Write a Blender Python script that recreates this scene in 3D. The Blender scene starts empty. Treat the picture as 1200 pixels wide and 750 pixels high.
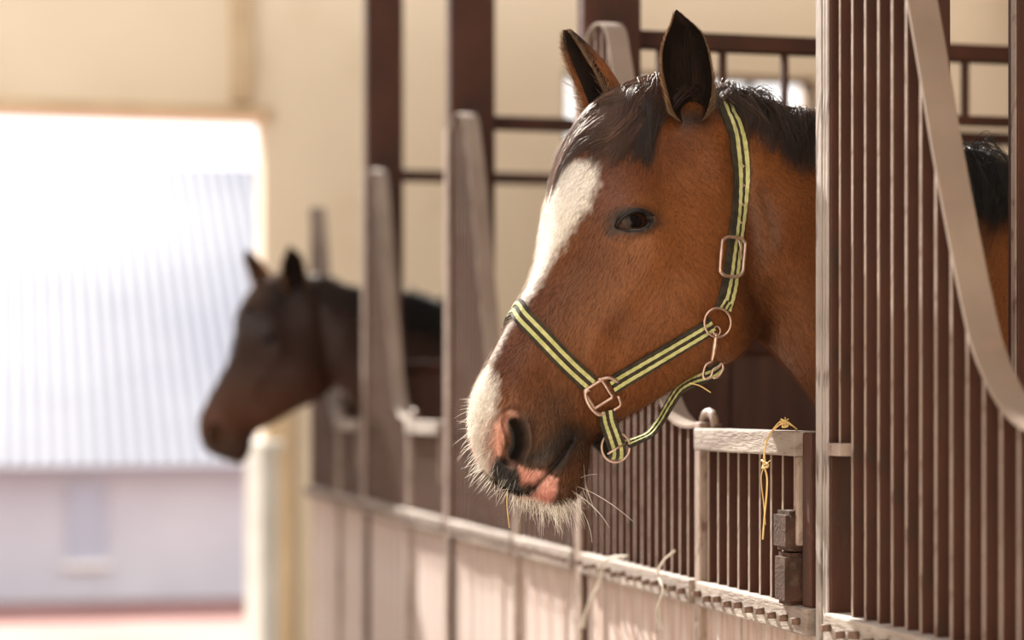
import bpy, bmesh, math, random
import numpy as np
from mathutils import Vector, Matrix
from mathutils.bvhtree import BVHTree

random.seed(7)
rng = np.random.default_rng(7)
PI = math.pi
scene = bpy.context.scene
col = scene.collection

# ------------------------------------------------------------------ camera, light, exposure
CAM = Vector((0.0, 0.0, 1.45))
YAW = math.atan(0.24)
FPX = 2500.0
HOR = 480.0
cd = bpy.data.cameras.new('camera')
cam = bpy.data.objects.new('camera', cd)
col.objects.link(cam)
cam.location = CAM
cam.rotation_euler = (PI / 2, 0, -YAW)
cd.lens = 75.0
cd.sensor_width = 36.0
cd.shift_y = (HOR - 375.0) / 1200.0
cd.clip_start = 0.05
cd.clip_end = 300
cd.dof.use_dof = True
cd.dof.focus_distance = 3.03
cd.dof.aperture_fstop = 2.2
scene.camera = cam

scene.view_settings.view_transform = 'Standard'
scene.view_settings.look = 'None'
scene.view_settings.gamma = 1.0
scene.view_settings.use_curve_mapping = False
scene.view_settings.exposure = 0.32

world = bpy.data.worlds.new('daylight')
scene.world = world
world.use_nodes = True
wn = world.node_tree
bg = wn.nodes['Background']
bg.inputs['Color'].default_value = (1.0, 0.98, 0.96, 1)
bg.inputs['Strength'].default_value = 1.6

RV = Vector((math.cos(YAW), -math.sin(YAW), 0))
FV = Vector((math.sin(YAW), math.cos(YAW), 0))
ZV = Vector((0, 0, 1))
sd = bpy.data.lights.new('sun', 'SUN')
sd.energy = 15.0
sd.angle = math.radians(1.2)
sd.color = (1.0, 0.94, 0.84)
sun = bpy.data.objects.new('sun', sd)
col.objects.link(sun)
to_sun = (RV * -0.37 + FV * 0.77 + ZV * 0.66).normalized()
sun.rotation_euler = to_sun.to_track_quat('Z', 'Y').to_euler()
sun.location = (-3, 6, 8)


def cpt(px, py, d):
    """point at photo pixel (px, py) and depth d"""
    return CAM + (RV * ((px - 600) / FPX) + FV + ZV * ((HOR - py) / FPX)) * d


# ------------------------------------------------------------------ materials
def new_mat(name):
    m = bpy.data.materials.new(name)
    m.use_nodes = True
    nt = m.node_tree
    b = nt.nodes['Principled BSDF']
    return m, nt, b


def noise_mat(name, c1, c2, scale=8, rough=0.6, metal=0.0, bump=0.2, stretch=(1, 1, 1), c3=None, s3=40, amt3=0.5,
              bdist=0.002, spec=0.5):
    m, nt, b = new_mat(name)
    tc = nt.nodes.new('ShaderNodeTexCoord')
    mp = nt.nodes.new('ShaderNodeMapping')
    mp.inputs['Scale'].default_value = stretch
    nt.links.new(tc.outputs['Object'], mp.inputs['Vector'])
    n = nt.nodes.new('ShaderNodeTexNoise')
    n.inputs['Scale'].default_value = scale
    n.inputs['Detail'].default_value = 6
    nt.links.new(mp.outputs[0], n.inputs['Vector'])
    r = nt.nodes.new('ShaderNodeValToRGB')
    r.color_ramp.elements[0].position = 0.33
    r.color_ramp.elements[1].position = 0.67
    r.color_ramp.elements[0].color = (*c1, 1)
    r.color_ramp.elements[1].color = (*c2, 1)
    nt.links.new(n.outputs['Fac'], r.inputs[0])
    out = r.outputs[0]
    if c3:
        n3 = nt.nodes.new('ShaderNodeTexNoise')
        n3.inputs['Scale'].default_value = s3
        n3.inputs['Detail'].default_value = 8
        nt.links.new(mp.outputs[0], n3.inputs['Vector'])
        r3 = nt.nodes.new('ShaderNodeValToRGB')
        r3.color_ramp.elements[0].position = 0.55
        r3.color_ramp.elements[1].position = 0.68
        r3.color_ramp.elements[0].color = (0, 0, 0, 1)
        r3.color_ramp.elements[1].color = (amt3, amt3, amt3, 1)
        nt.links.new(n3.outputs['Fac'], r3.inputs[0])
        mx = nt.nodes.new('ShaderNodeMix')
        mx.data_type = 'RGBA'
        nt.links.new(r3.outputs[0], mx.inputs[0])
        nt.links.new(out, mx.inputs[6])
        mx.inputs[7].default_value = (*c3, 1)
        out = mx.outputs[2]
    nt.links.new(out, b.inputs['Base Color'])
    b.inputs['Roughness'].default_value = rough
    b.inputs['Metallic'].default_value = metal
    b.inputs['Specular IOR Level'].default_value = spec
    if bump:
        n2 = nt.nodes.new('ShaderNodeTexNoise')
        n2.inputs['Scale'].default_value = scale * 9
        n2.inputs['Detail'].default_value = 5
        nt.links.new(mp.outputs[0], n2.inputs['Vector'])
        bp = nt.nodes.new('ShaderNodeBump')
        bp.inputs['Strength'].default_value = bump
        bp.inputs['Distance'].default_value = bdist
        nt.links.new(n2.outputs['Fac'], bp.inputs['Height'])
        nt.links.new(bp.outputs[0], b.inputs['Normal'])
    return m


def flat_mat(name, c, rough=0.6, metal=0.0, spec=0.5):
    m, nt, b = new_mat(name)
    b.inputs['Base Color'].default_value = (*c, 1)
    b.inputs['Roughness'].default_value = rough
    b.inputs['Metallic'].default_value = metal
    b.inputs['Specular IOR Level'].default_value = spec
    return m


M = {}
M['brown'] = noise_mat('brown_paint', (0.038, 0.0145, 0.0102), (0.068, 0.0245, 0.0165), 9, 0.6, 0, 0.5, (1, 1, 0.5),
                       (0.035, 0.022, 0.016), 30, 0.7, spec=0.25)
M['rust'] = noise_mat('rusty_iron', (0.028, 0.015, 0.011), (0.065, 0.03, 0.02), 20, 0.75, 0.0, 0.9, (1, 1, 1),
                      (0.10, 0.07, 0.05), 60, 0.5, spec=.2)
M['worn'] = noise_mat('worn_lit_steel_edge', (0.20, 0.145, 0.12), (0.32, 0.25, 0.215), 16, 0.6, 0.0, 0.7, (1, 1, 0.5),
                      (0.11, 0.055, 0.04), 60, 0.8, spec=0.3)  # worn steel tone; also carries the sunlit edges of bars and inner posts
M['worn2'] = noise_mat('worn_post_edge', (0.22, 0.185, 0.17), (0.40, 0.35, 0.33), 16, 0.6, 0.0, 0.9, (1, 1, 0.25),
                      (0.07, 0.045, 0.04), 45, 0.9, spec=0.3)
M['bolt'] = noise_mat('bolt_iron', (0.06, 0.03, 0.02), (0.14, 0.08, 0.055), 60, 0.7, 0.0, 0.5)
M['band'] = noise_mat('grey_tan_band', (0.165, 0.12, 0.094), (0.225, 0.172, 0.138), 7, 0.5, 0.0, 0.3, (1, 1, 1),
                      (0.22, 0.14, 0.10), 25, 0.4)
M['plank'] = noise_mat('weathered_plank', (0.35, 0.265, 0.24), (0.50, 0.43, 0.405), 6, 0.85, 0, 0.6, (4, 4, 0.4),
                       (0.30, 0.15, 0.09), 10, 0.6, 0.004)
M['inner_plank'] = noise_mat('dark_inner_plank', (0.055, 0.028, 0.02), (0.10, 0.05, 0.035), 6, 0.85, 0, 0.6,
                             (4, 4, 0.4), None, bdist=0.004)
M['board'] = noise_mat('grey_board', (0.17, 0.13, 0.11), (0.33, 0.28, 0.245), 8, 0.8, 0, 0.7, (1, 0.6, 4),
                       (0.12, 0.07, 0.05), 50, 0.7, 0.003)
M['plaster'] = noise_mat('cream_plaster', (0.67, 0.56, 0.42), (0.71, 0.60, 0.465), 1.2, 0.9, 0, 0.2, (1, 1, 1),
                         (0.60, 0.48, 0.34), 2.5, 0.35)
M['ochre'] = noise_mat('ochre_pilaster', (0.46, 0.33, 0.20), (0.56, 0.43, 0.28), 3, 0.9, 0, 0.2)
M['white'] = noise_mat('white_paint', (0.75, 0.74, 0.70), (0.86, 0.85, 0.82), 5, 0.6, 0, 0.2)
M['concrete'] = noise_mat('concrete', (0.32, 0.29, 0.26), (0.42, 0.39, 0.35), 5, 0.9, 0, 0.5)
M['added_ceiling'] = noise_mat('ceiling_board', (0.30, 0.24, 0.18), (0.36, 0.29, 0.22), 4, 0.9, 0, 0.2)
M['roof'] = noise_mat('pale_roof', (0.13, 0.14, 0.20), (0.25, 0.26, 0.31), 0.3, 0.6, 0, 0.0)
M['house'] = noise_mat('pale_house', (0.44, 0.45, 0.52), (0.54, 0.55, 0.61), 0.6, 0.9, 0, 0.0)
M['house_pane'] = flat_mat('house_pane', (0.35, 0.38, 0.48), 0.3)
M['earth'] = noise_mat('red_earth', (0.20, 0.085, 0.075), (0.28, 0.14, 0.125), 0.6, 0.95, 0, 0.2)
M['glass'] = None
m, nt, b = new_mat('window_glass')
b.inputs['Base Color'].default_value = (1, 1, 1, 1)
b.inputs['Roughness'].default_value = 0.0
b.inputs['Transmission Weight'].default_value = 1.0
b.inputs['IOR'].default_value = 1.0
b.inputs['Specular IOR Level'].default_value = 0.1
M['glass'] = m


# ------------------------------------------------------------------ helpers
def link(name, me, mat=None, parent=None, loc=None):
    o = bpy.data.objects.new(name, me)
    col.objects.link(o)
    if mat is not None and me is not None and not me.materials:
        me.materials.append(mat)
    if parent is not None:
        o.parent = parent
    if loc is not None:
        o.location = loc
    return o


def tag(o, label=None, cat=None, group=None, kind=None):
    if label: o['label'] = label
    if cat: o['category'] = cat
    if group: o['group'] = group
    if kind: o['kind'] = kind
    return o


def thing(name, label, cat, loc=(0, 0, 0), group=None):
    o = bpy.data.objects.new(name, None)
    col.objects.link(o)
    o.location = loc
    o.empty_display_size = 0.05
    return tag(o, label, cat, group)


_cache = {}


def box_mesh(dx, dy, dz, mat, bev=0.0):
    key = (round(dx, 4), round(dy, 4), round(dz, 4), mat.name, bev)
    if key in _cache: return _cache[key]
    bm = bmesh.new()
    bmesh.ops.create_cube(bm, size=1.0)
    bmesh.ops.scale(bm, vec=(dx, dy, dz), verts=bm.verts)
    if bev:
        bmesh.ops.bevel(bm, geom=bm.edges[:], offset=bev, segments=2, affect='EDGES', profile=0.6)
    me = bpy.data.meshes.new('box')
    bm.to_mesh(me)
    bm.free()
    me.materials.append(mat)
    _cache[key] = me
    return me


def box(name, x0, x1, y0, y1, z0, z1, mat, parent=None, bev=0.0, off=(0, 0, 0)):
    """axis aligned box, world coordinates; parent's location 'off' is subtracted"""
    me = box_mesh(x1 - x0, y1 - y0, z1 - z0, mat, bev)
    p = parent.matrix_world.translation if False else Vector(off)
    return link(name, me, None, parent, Vector(((x0 + x1) / 2, (y0 + y1) / 2, (z0 + z1) / 2)) - p)


def cyl_mesh(r, h, mat, seg=12, bev=0.0):
    key = ('cyl', round(r, 4), round(h, 4), mat.name, seg)
    if key in _cache: return _cache[key]
    bm = bmesh.new()
    bmesh.ops.create_cone(bm, cap_ends=True, segments=seg, radius1=r, radius2=r, depth=h)
    for f in bm.faces: f.smooth = len(f.verts) == 4
    me = bpy.data.meshes.new('cyl')
    bm.to_mesh(me)
    bm.free()
    me.materials.append(mat)
    _cache[key] = me
    return me


def mesh_from(name, verts, faces, mat=None, smooth=True):
    me = bpy.data.meshes.new(name)
    me.from_pydata([tuple(v) for v in verts], [], faces)
    if smooth: me.polygons.foreach_set('use_smooth', [True] * len(me.polygons))
    me.update()
    if mat: me.materials.append(mat)
    return me


def catmull(pts, n):
    """smooth resample of a polyline (any dimension), n points"""
    P = np.array(pts, float)
    Q = np.vstack([2 * P[0] - P[1], P, 2 * P[-1] - P[-2]])
    m = len(P) - 1
    out = []
    for t in np.linspace(0, m, n):
        i = min(int(t), m - 1)
        f = t - i
        p0, p1, p2, p3 = Q[i], Q[i + 1], Q[i + 2], Q[i + 3]
        out.append(0.5 * ((2 * p1) + (-p0 + p2) * f + (2 * p0 - 5 * p1 + 4 * p2 - p3) * f * f
                          + (-p0 + 3 * p1 - 3 * p2 + p3) * f ** 3))
    return np.array(out)


def tube_mesh(name, pts, r, mat, seg=8, closed=False, taper=None):
    P = [Vector(p) for p in pts]
    n = len(P)
    verts, faces = [], []
    up = None
    for i in range(n):
        a = P[(i - 1) % n] if (closed or i > 0) else P[i]
        b_ = P[(i + 1) % n] if (closed or i < n - 1) else P[i]
        t = (b_ - a).normalized()
        if up is None:
            up = t.orthogonal().normalized()
        up = (up - t * up.dot(t)).normalized()
        s = t.cross(up)
        rr = r * (taper(i / (n - 1)) if taper else 1)
        for k in range(seg):
            a_ = 2 * PI * k / seg
            verts.append(P[i] + (up * math.cos(a_) + s * math.sin(a_)) * rr)
    for i in range(n if closed else n - 1):
        j = (i + 1) % n
        for k in range(seg):
            l = (k + 1) % seg
            faces.append((i * seg + k, i * seg + l, j * seg + l, j * seg + k))
    if not closed:
        faces.append(tuple(range(seg - 1, -1, -1)))
        faces.append(tuple((n - 1) * seg + k for k in range(seg)))
    return mesh_from(name, verts, faces, mat)


# ------------------------------------------------------------------ the setting
FX = 1.09            # plane of the stall fronts, facing the aisle (-X)
WY = 10.5            # far end wall


def struct(name, x0, x1, y0, y1, z0, z1, mat):
    o = box(name, x0, x1, y0, y1, z0, z1, mat)
    o['kind'] = 'structure'
    return o


struct('floor', -3.6, 5.0, -2.0, WY + 0.3, -0.12, 0.0, M['concrete'])
# far wall pieces round the door and the window
DX0, DX1, DZ = -2.2, 1.262, 2.89
WX0, WX1, WZ0, WZ1 = 2.80, 4.18, 2.80, 3.19


def wall_back():
    vs = []
    o = bpy.data.objects.new('wall_back', None)
    bm = bmesh.new()

    def b_(x0, x1, z0, z1):
        r = bmesh.ops.create_cube(bm, size=1.0)
        for v in r['verts']:
            v.co = Vector(((x0 + x1) / 2 + v.co.x * (x1 - x0), WY + 0.15 + v.co.y * 0.3, (z0 + z1) / 2 + v.co.z * (z1 - z0)))
    b_(-3.6, DX0, 0, DZ)
    b_(-3.6, 4.7, WZ1, 4.6)
    b_(-3.6, WX0, DZ, WZ1)
    b_(DX1, WX0, 0, DZ)
    b_(WX0, WX1, 0, WZ0)
    b_(WX1, 4.7, 0, WZ1)
    me = bpy.data.meshes.new('wall_back')
    bm.to_mesh(me)
    bm.free()
    w = link('wall_back', me, M['plaster'])
    w['kind'] = 'structure'


wall_back()
struct('wall_right', 4.7, 4.95, -2.0, WY + 0.3, 0, 4.6, M['plaster'])
struct('added_ceiling', 1.25, 4.7, -2.0, WY - 1.0, 3.75, 3.9, M['added_ceiling'])  # unseen, added to darken the stalls; cut back to let sun and sky in
struct('added_wall_left', -3.6, -3.4, -2.0, WY, 0, 3.9, M['plaster'])  # unseen, added to cut flat ambient light from the left
struct('added_wall_front', -3.4, 4.7, -2.2, -2.0, 0, 3.9, M['plaster'])  # unseen, behind the camera; added to make the ambient light directional
struct('trim_1', 1.10, 1.20, WY - 0.06, WY, DZ + 0.06, 4.6, M['ochre'])      # ochre strip above the door corner
struct('trim_2', DX0, DX1 + 0.04, WY - 0.05, WY, DZ, DZ + 0.045, M['ochre'])   # lintel
struct('trim_3', DX1 + 0.02, DX1 + 0.14, WY - 0.05, WY, 0, 1.5, M['ochre'])   # strip beside the door
# the window
wf = thing('window_1', None, None, ((WX0 + WX1) / 2, WY + 0.12, WZ0))
wf['kind'] = 'structure'
off = wf.location
box('window_frame', WX0, WX1, WY + 0.08, WY + 0.14, WZ0, WZ0 + 0.03, M['brown'], wf, 0, off)
box('window_frame', WX0, WX1, WY + 0.08, WY + 0.14, WZ1 - 0.03, WZ1, M['brown'], wf, 0, off)
for i in range(5):
    x = WX0 + (WX1 - WX0 - 0.03) * i / 4
    box('mullion', x, x + 0.03, WY + 0.075, WY + 0.145, WZ0 + 0.03, WZ1 - 0.03, M['brown'], wf, 0, off)
    if i < 4:
        box('pane', x + 0.03, x + (WX1 - WX0 - 0.03) / 4, WY + 0.10, WY + 0.106, WZ0 + 0.03, WZ1 - 0.03, M['glass'], wf, 0, off)

# white bollard post at the door's right jamb
gp = thing('door_post', 'short white post standing at the right side of the bright doorway', 'post', (1.215, WY - 0.32, 0))
gp.rotation_euler = (0, 0, 0.6)
off = gp.location
box('shaft', 1.16, 1.27, WY - 0.38, WY - 0.26, 0, 1.26, M['white'], gp, 0.01, off)
box('cap', 1.145, 1.285, WY - 0.40, WY - 0.24, 1.26, 1.30, M['white'], gp, 0.008, off)

# outside: yard and a low house with a ribbed roof
o = struct('ground_outside', -30, 30, WY + 0.3, 70, -0.9, -0.75, M['earth'])
HY = 25.0
hs = thing('house', 'low pale house with a wide ribbed roof beyond the open barn door', 'house', (-1, HY, -0.75))
off = hs.location
box('wall', -14, 9, HY, HY + 6, -0.75, 0.85, M['house'], hs, 0, off)
# sloping roof as ribs and troughs
rv, rf = [], []
NR = 150
x0r, x1r = -14.5, 9.5
for i in range(NR * 2 + 1):
    x = x0r + (x1r - x0r) * i / (NR * 2)
    dz = 0.02 if i % 2 else 0.0
    rv += [(x + 1, -0.5, 1.55 + dz), (x + 1, 5.5, 5.66 + dz)]
for i in range(NR * 2):
    rf.append((2 * i, 2 * i + 2, 2 * i + 3, 2 * i + 1))
me = mesh_from('roof', rv, rf, M['roof'], False)
link('roof', me, None, hs)
for i, wx in enumerate((-8.5, -5.4, -2.0, 0.75, 3.5)):
    f = box('window', wx, wx + 0.42, HY - 0.06, HY + 0.02, -0.3, 0.62, M['house_pane'], hs, 0, off)
    box('sill', wx - 0.06, wx + 0.48, HY - 0.12, HY, -0.36, -0.3, M['white'], hs, 0, off)

# ------------------------------------------------------------------ stall fronts
P0, MOD = 2.76, 1.25
posts = [P0 + MOD * k for k in range(-1, 5)]
RZ0, RZ1 = 1.137, 1.176      # bolted bottom rail
PITCH = 0.043
post_lab = ['brown steel stall post at the right edge, outside the near grille',
            'brown steel post with bright worn edge strips just right of the bridled horse neck',
            'brown steel stall post behind the near horse ears',
            'wide brown stall post in the middle, left of the near horse',
            'leftmost dark brown stall post, in front of the far horse neck',
            'farthest brown stall post, behind the far horse ears']
for i, y in enumerate(posts):
    if i in (0, 5): continue
    t = thing('stall_post', post_lab[i], 'post', (FX, y, 0), 'steel posts along the stall fronts')
    off = t.location
    if i == 1:
        box('post_body', FX, FX + 0.085, y - 0.058, y - 0.014, 0, 3.74, M['brown'], t, 0.003, off)
        box('edge_strip', FX - 0.003, FX, y - 0.034, y - 0.014, 0, 3.74, M['worn2'], t, 0.001, off)
        box('edge_strip', FX - 0.002, FX, y - 0.044, y - 0.037, 0, 3.74, M['worn2'], t, 0.001, off)
        box('edge_strip', FX - 0.003, FX, y - 0.057, y - 0.049, 0, 3.74, M['worn2'], t, 0.001, off)
    else:
        box('post_body', FX, FX + 0.115, y - 0.060, y - 0.005, 0, 3.74, M['brown'], t, 0.004, off)
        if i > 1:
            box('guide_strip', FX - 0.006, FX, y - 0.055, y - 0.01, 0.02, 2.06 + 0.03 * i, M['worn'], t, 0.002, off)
        else:
            box('edge_strip', FX - 0.004, FX, y - 0.055, y - 0.01, 0, 3.74, M['worn'], t, 0.002, off)

YOKE = [(0.066, 2.15), (0.11, 2.172), (0.17, 2.172), (0.215, 2.15), (0.25, 2.09), (0.29, 2.01), (0.32, 1.94), (0.36, 1.835), (0.40, 1.73),
        (0.46, 1.59), (0.50, 1.515), (0.56, 1.457), (0.62, 1.43), (0.69, 1.422), (0.755, 1.425)]
yk = catmull(YOKE, 70)


def band_z(e):
    return float(np.interp(e, yk[:, 0], yk[:, 1]))


def bar(name, y, z0, z1, parent, off, w=0.0052, d=0.021, x=None):
    xx = FX + 0.004 if x is None else x
    o = box(name, xx, xx + d, y - w / 2, y + w / 2, z0, z1, M['brown'], parent, 0, off)
    e_ = box('lit_bar_edge', xx - 0.0010, xx + 0.0002, y - w / 2, y + w / 2, z0, z1, M['worn'], None, 0, (0, 0, 0))  # lighter worn strip; the bar's sunlit aisle face put into its colour
    e_.parent = o
    e_.location = (-d / 2 - 0.0004, 0, 0)
    return o


front_lab = ['nearest brown barred stall front at the right with a wide curved grey band',
             'barred stall front the haltered horse leans out of, with twine on its gate',
             'blurred barred stall front left of the near horse muzzle',
             'blurred stall front between the two leftmost brown posts',
             'farthest blurred stall front, which the far horse leans out of']
mid_by_k = {}
for k in range(-1, 3 + 1):
    ya, yb = P0 + MOD * k, P0 + MOD * (k + 1)
    t = thing('stall_grille', front_lab[k + 1], 'stall front panel', (FX, (ya + yb) / 2, 0), 'stall fronts along the aisle')
    mid_by_k[k] = t
    off = Vector(t.location)
    a, b_ = ya + 0.0, yb - 0.064
    sp = yb - 0.755                 # gate post position
    # planks of the lower wall
    n = 11
    for i in range(n):
        w = (b_ - a) / n
        jit = random.uniform(0, 0.006)
        box('plank', FX + 0.006 + jit, FX + 0.036, a + i * w + 0.0015, a + (i + 1) * w - 0.0015, 0.03, RZ0, M['plank'], t, 0.0015, off)
    # rail in two runs with bolts
    for (r0, r1) in ((a, sp - 0.016), (sp + 0.016, b_)):
        if k == -1: r0, r1 = (r0, r1)
        rl = box('bottom_rail', FX - 0.012, FX + 0.03, r0, r1, RZ0, RZ1, M['board'], t, 0.003, off)
        nb = max(3, int((r1 - r0) / 0.047))
        mc = (Vector((FX + 0.009, (r0 + r1) / 2, (RZ0 + RZ1) / 2)))
        for i in range(nb):
            yy = r0 + (i + 0.5) * (r1 - r0) / nb
            bo = link('bolt', cyl_mesh(0.0055, 0.014, M['bolt'], 6), None, rl,
                      Vector((FX - 0.018, yy, (RZ0 + RZ1) / 2 + 0.002 * math.sin(i * 3))) - mc)
            bo.rotation_euler = (0, PI / 2, 0)
    # far grille under the yoke band
    nbar = int((0.755 - 0.05) / PITCH)
    for i in range(nbar + 1):
        e = 0.085 + PITCH * i
        if e > 0.75: break
        y = yb - e
        ztop = band_z(e) - 0.004
        if k == -1 and i == 0:
            bar('grille_bar', y, 1.405, ztop, t, off)
            box('catch_bracket', FX - 0.006, FX + 0.026, y - 0.022, y + 0.024, 1.388, 1.405, M['worn'], t, 0.002, off)
            continue
        bar('grille_bar', y, RZ1, ztop, t, off)
    # yoke band: flat strip swept along the curve
    vs, fs = [], []
    x0, x1, th = FX - 0.002, FX + 0.038, 0.005
    N = len(yk)
    for i in range(N):
        e, z = yk[i]
        i0, i1 = max(i - 1, 0), min(i + 1, N - 1)
        d = np.array([-(yk[i1][0] - yk[i0][0]), yk[i1][1] - yk[i0][1]])
        d /= np.linalg.norm(d)
        nn = np.array([d[1], -d[0]]) * th / 2
        y = yb - e
        for (xx, sg) in ((x0, 1), (x1, 1), (x1, -1), (x0, -1)):
            vs.append((xx - off[0], y + sg * nn[0] - off[1], z + sg * nn[1]))
    for i in range(N - 1):
        for q in range(4):
            r_ = (q + 1) % 4
            fs.append((i * 4 + q, i * 4 + r_, i * 4 + 4 + r_, i * 4 + 4 + q))
    fs += [(3, 2, 1, 0), tuple((N - 1) * 4 + q for q in range(4))]
    link('yoke_band', mesh_from('yoke_band', vs, fs, M['band'], False), None, t)
    # slim post between gate and grille, round hook on top
    box('gate_post', FX - 0.004, FX + 0.026, sp - 0.014, sp + 0.014, 0.03, 1.43, M['worn'], t, 0.003, off)
    hk = [(FX + 0.01, sp + 0.02 - 0.045 * math.sin(a_), 1.425 + 0.018 * (1 - math.cos(a_)) / 1.0 * 0.6) for a_ in np.linspace(0, PI * 0.9, 14)]
    hk = [(FX + 0.01, sp + 0.012 - 0.03 * (1 - math.cos(a_)), 1.424 + 0.022 * math.sin(a_)) for a_ in np.linspace(0.0, PI, 16)]
    link('hook', tube_mesh('hook', [Vector(p) - off for p in hk], 0.007, M['worn'], 8), None, t)
    # gate: frame, board, bars
    g0, g1 = a + 0.004, sp - 0.018
    box('top_board', FX - 0.016, FX + 0.028, g0 + 0.03, g1, 1.385, 1.42, M['board'], t, 0.003, off)
    box('frame_upright', FX - 0.010, FX + 0.020, g0 + 0.036, g0 + 0.042, 1.26, 1.385, M['worn'], t, 0.003, off)
    box('frame_upright', FX - 0.004, FX + 0.024, g0, g0 + 0.03, RZ1, 1.418, M['brown'], t, 0.003, off)
    nb = 9
    for i in range(nb):
        y = g0 + 0.078 + i * (g1 - g0 - 0.095) / (nb - 1)
        bar('gate_bar', y, RZ1, 1.385, t, off, 0.006, 0.018)

# the rusty hinge block on the near gate
t = mid_by_k[0]
off = Vector(t.location)
hb = bmesh.new()
for (y0, y1, z0, z1) in ((2.803, 2.862, 1.252, 1.308), (2.806, 2.857, 1.176, 1.249)):
    r = bmesh.ops.create_cube(hb, size=1.0)
    for v in r['verts']:
        v.co = Vector((FX - 0.006 + v.co.x * 0.034, (y0 + y1) / 2 + v.co.y * (y1 - y0), (z0 + z1) / 2 + v.co.z * (z1 - z0))) - off
bmesh.ops.bevel(hb, geom=hb.edges[:], offset=0.006, segments=2, affect='EDGES')
me = bpy.data.meshes.new('hinge_block')
hb.to_mesh(me)
hb.free()
link('hinge_block', me, M['rust'], t)

# ------------------------------------------------------------------ partitions between the stalls
part_lab = ['dark plank partition with open rails directly behind the near horse',
            'plank partition with open rails left of the near horse forelock',
            'blurred plank partition with rails just in front of the far horse body',
            'farthest plank partition behind the far horse']
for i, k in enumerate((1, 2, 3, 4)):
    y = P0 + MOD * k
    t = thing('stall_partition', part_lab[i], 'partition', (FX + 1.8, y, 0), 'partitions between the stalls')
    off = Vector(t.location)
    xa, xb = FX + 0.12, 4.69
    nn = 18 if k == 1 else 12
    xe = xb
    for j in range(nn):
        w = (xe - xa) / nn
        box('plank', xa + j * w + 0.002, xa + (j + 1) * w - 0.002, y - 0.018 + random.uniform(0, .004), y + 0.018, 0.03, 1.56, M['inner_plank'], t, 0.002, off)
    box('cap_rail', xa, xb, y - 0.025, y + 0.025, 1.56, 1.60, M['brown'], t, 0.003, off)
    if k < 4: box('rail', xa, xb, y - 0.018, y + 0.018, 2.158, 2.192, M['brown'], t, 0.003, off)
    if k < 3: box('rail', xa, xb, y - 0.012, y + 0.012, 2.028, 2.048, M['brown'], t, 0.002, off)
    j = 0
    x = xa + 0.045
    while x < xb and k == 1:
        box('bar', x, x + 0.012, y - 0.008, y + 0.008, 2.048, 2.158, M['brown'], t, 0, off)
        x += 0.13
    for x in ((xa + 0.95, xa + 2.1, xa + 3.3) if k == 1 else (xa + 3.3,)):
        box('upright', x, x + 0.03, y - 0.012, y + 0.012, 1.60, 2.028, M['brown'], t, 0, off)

# inner frame posts behind the near grille
for (px0, px1, d, lab) in ((1086, 1110, 2.97, 'dark brown inner stall post behind the top of the curved band'),
                           (1185, 1212, 2.99, 'dark inner post with a bright sunlit edge at the right edge of the picture')):
    c = cpt((px0 + px1) / 2, HOR, d)
    w = (px1 - px0) / FPX * d
    t = thing('inner_post', lab, 'post', (c.x, c.y, 0))
    me = box_mesh(w * 0.95, 0.03, 3.72, M['brown'], 0.002)
    o = link('post_body', me, None, t, (0, 0, 1.88))
    o2 = link('edge_strip', box_mesh(0.003, 0.012, 3.72, M['worn'], 0), None, t, (-w * 0.95 / 2 - 0.001, -0.006, 1.88))  # lighter strip puts the post's lit left edge into the colour

# ------------------------------------------------------------------ the horse
PSI = math.radians(20)
AX = RV * math.cos(PSI) + FV * math.sin(PSI)       # towards the horse's tail
LX = RV * math.sin(PSI) - FV * math.cos(PSI)       # the horse's left side (towards the aisle's near end)
D0 = 3.1
O0 = CAM + (RV * ((740 - 600) / FPX) + FV) * D0     # local origin, at eye height 1.45
O0 = Vector((O0.x, O0.y, 0.0))
TOW = Matrix.Translation(O0) @ Matrix((AX, LX, ZV)).transposed().to_4x4()
TOL = TOW.inverted()
camL = np.array(TOL @ CAM)


def rayL(px, py):
    d = RV * ((px - 600) / FPX) + FV + ZV * ((HOR - py) / FPX)
    return np.array(TOL.to_3x3() @ d)


def onplane(px, py, l=0.0):
    """local point on the plane at lateral l that the photo pixel shows"""
    d = rayL(px, py)
    t = (l - camL[1]) / d[1]
    return camL + d * t


TW3 = np.array(TOW.to_3x3())
O0n = np.array(O0)


def project(V):
    """local points (N,3) -> photo px, py"""
    W = V @ TW3.T + O0n - np.array(CAM)
    x = W @ np.array(RV); y = W @ np.array(FV); z = W[:, 2]
    return 600 + FPX * x / y, HOR - FPX * z / y


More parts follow.
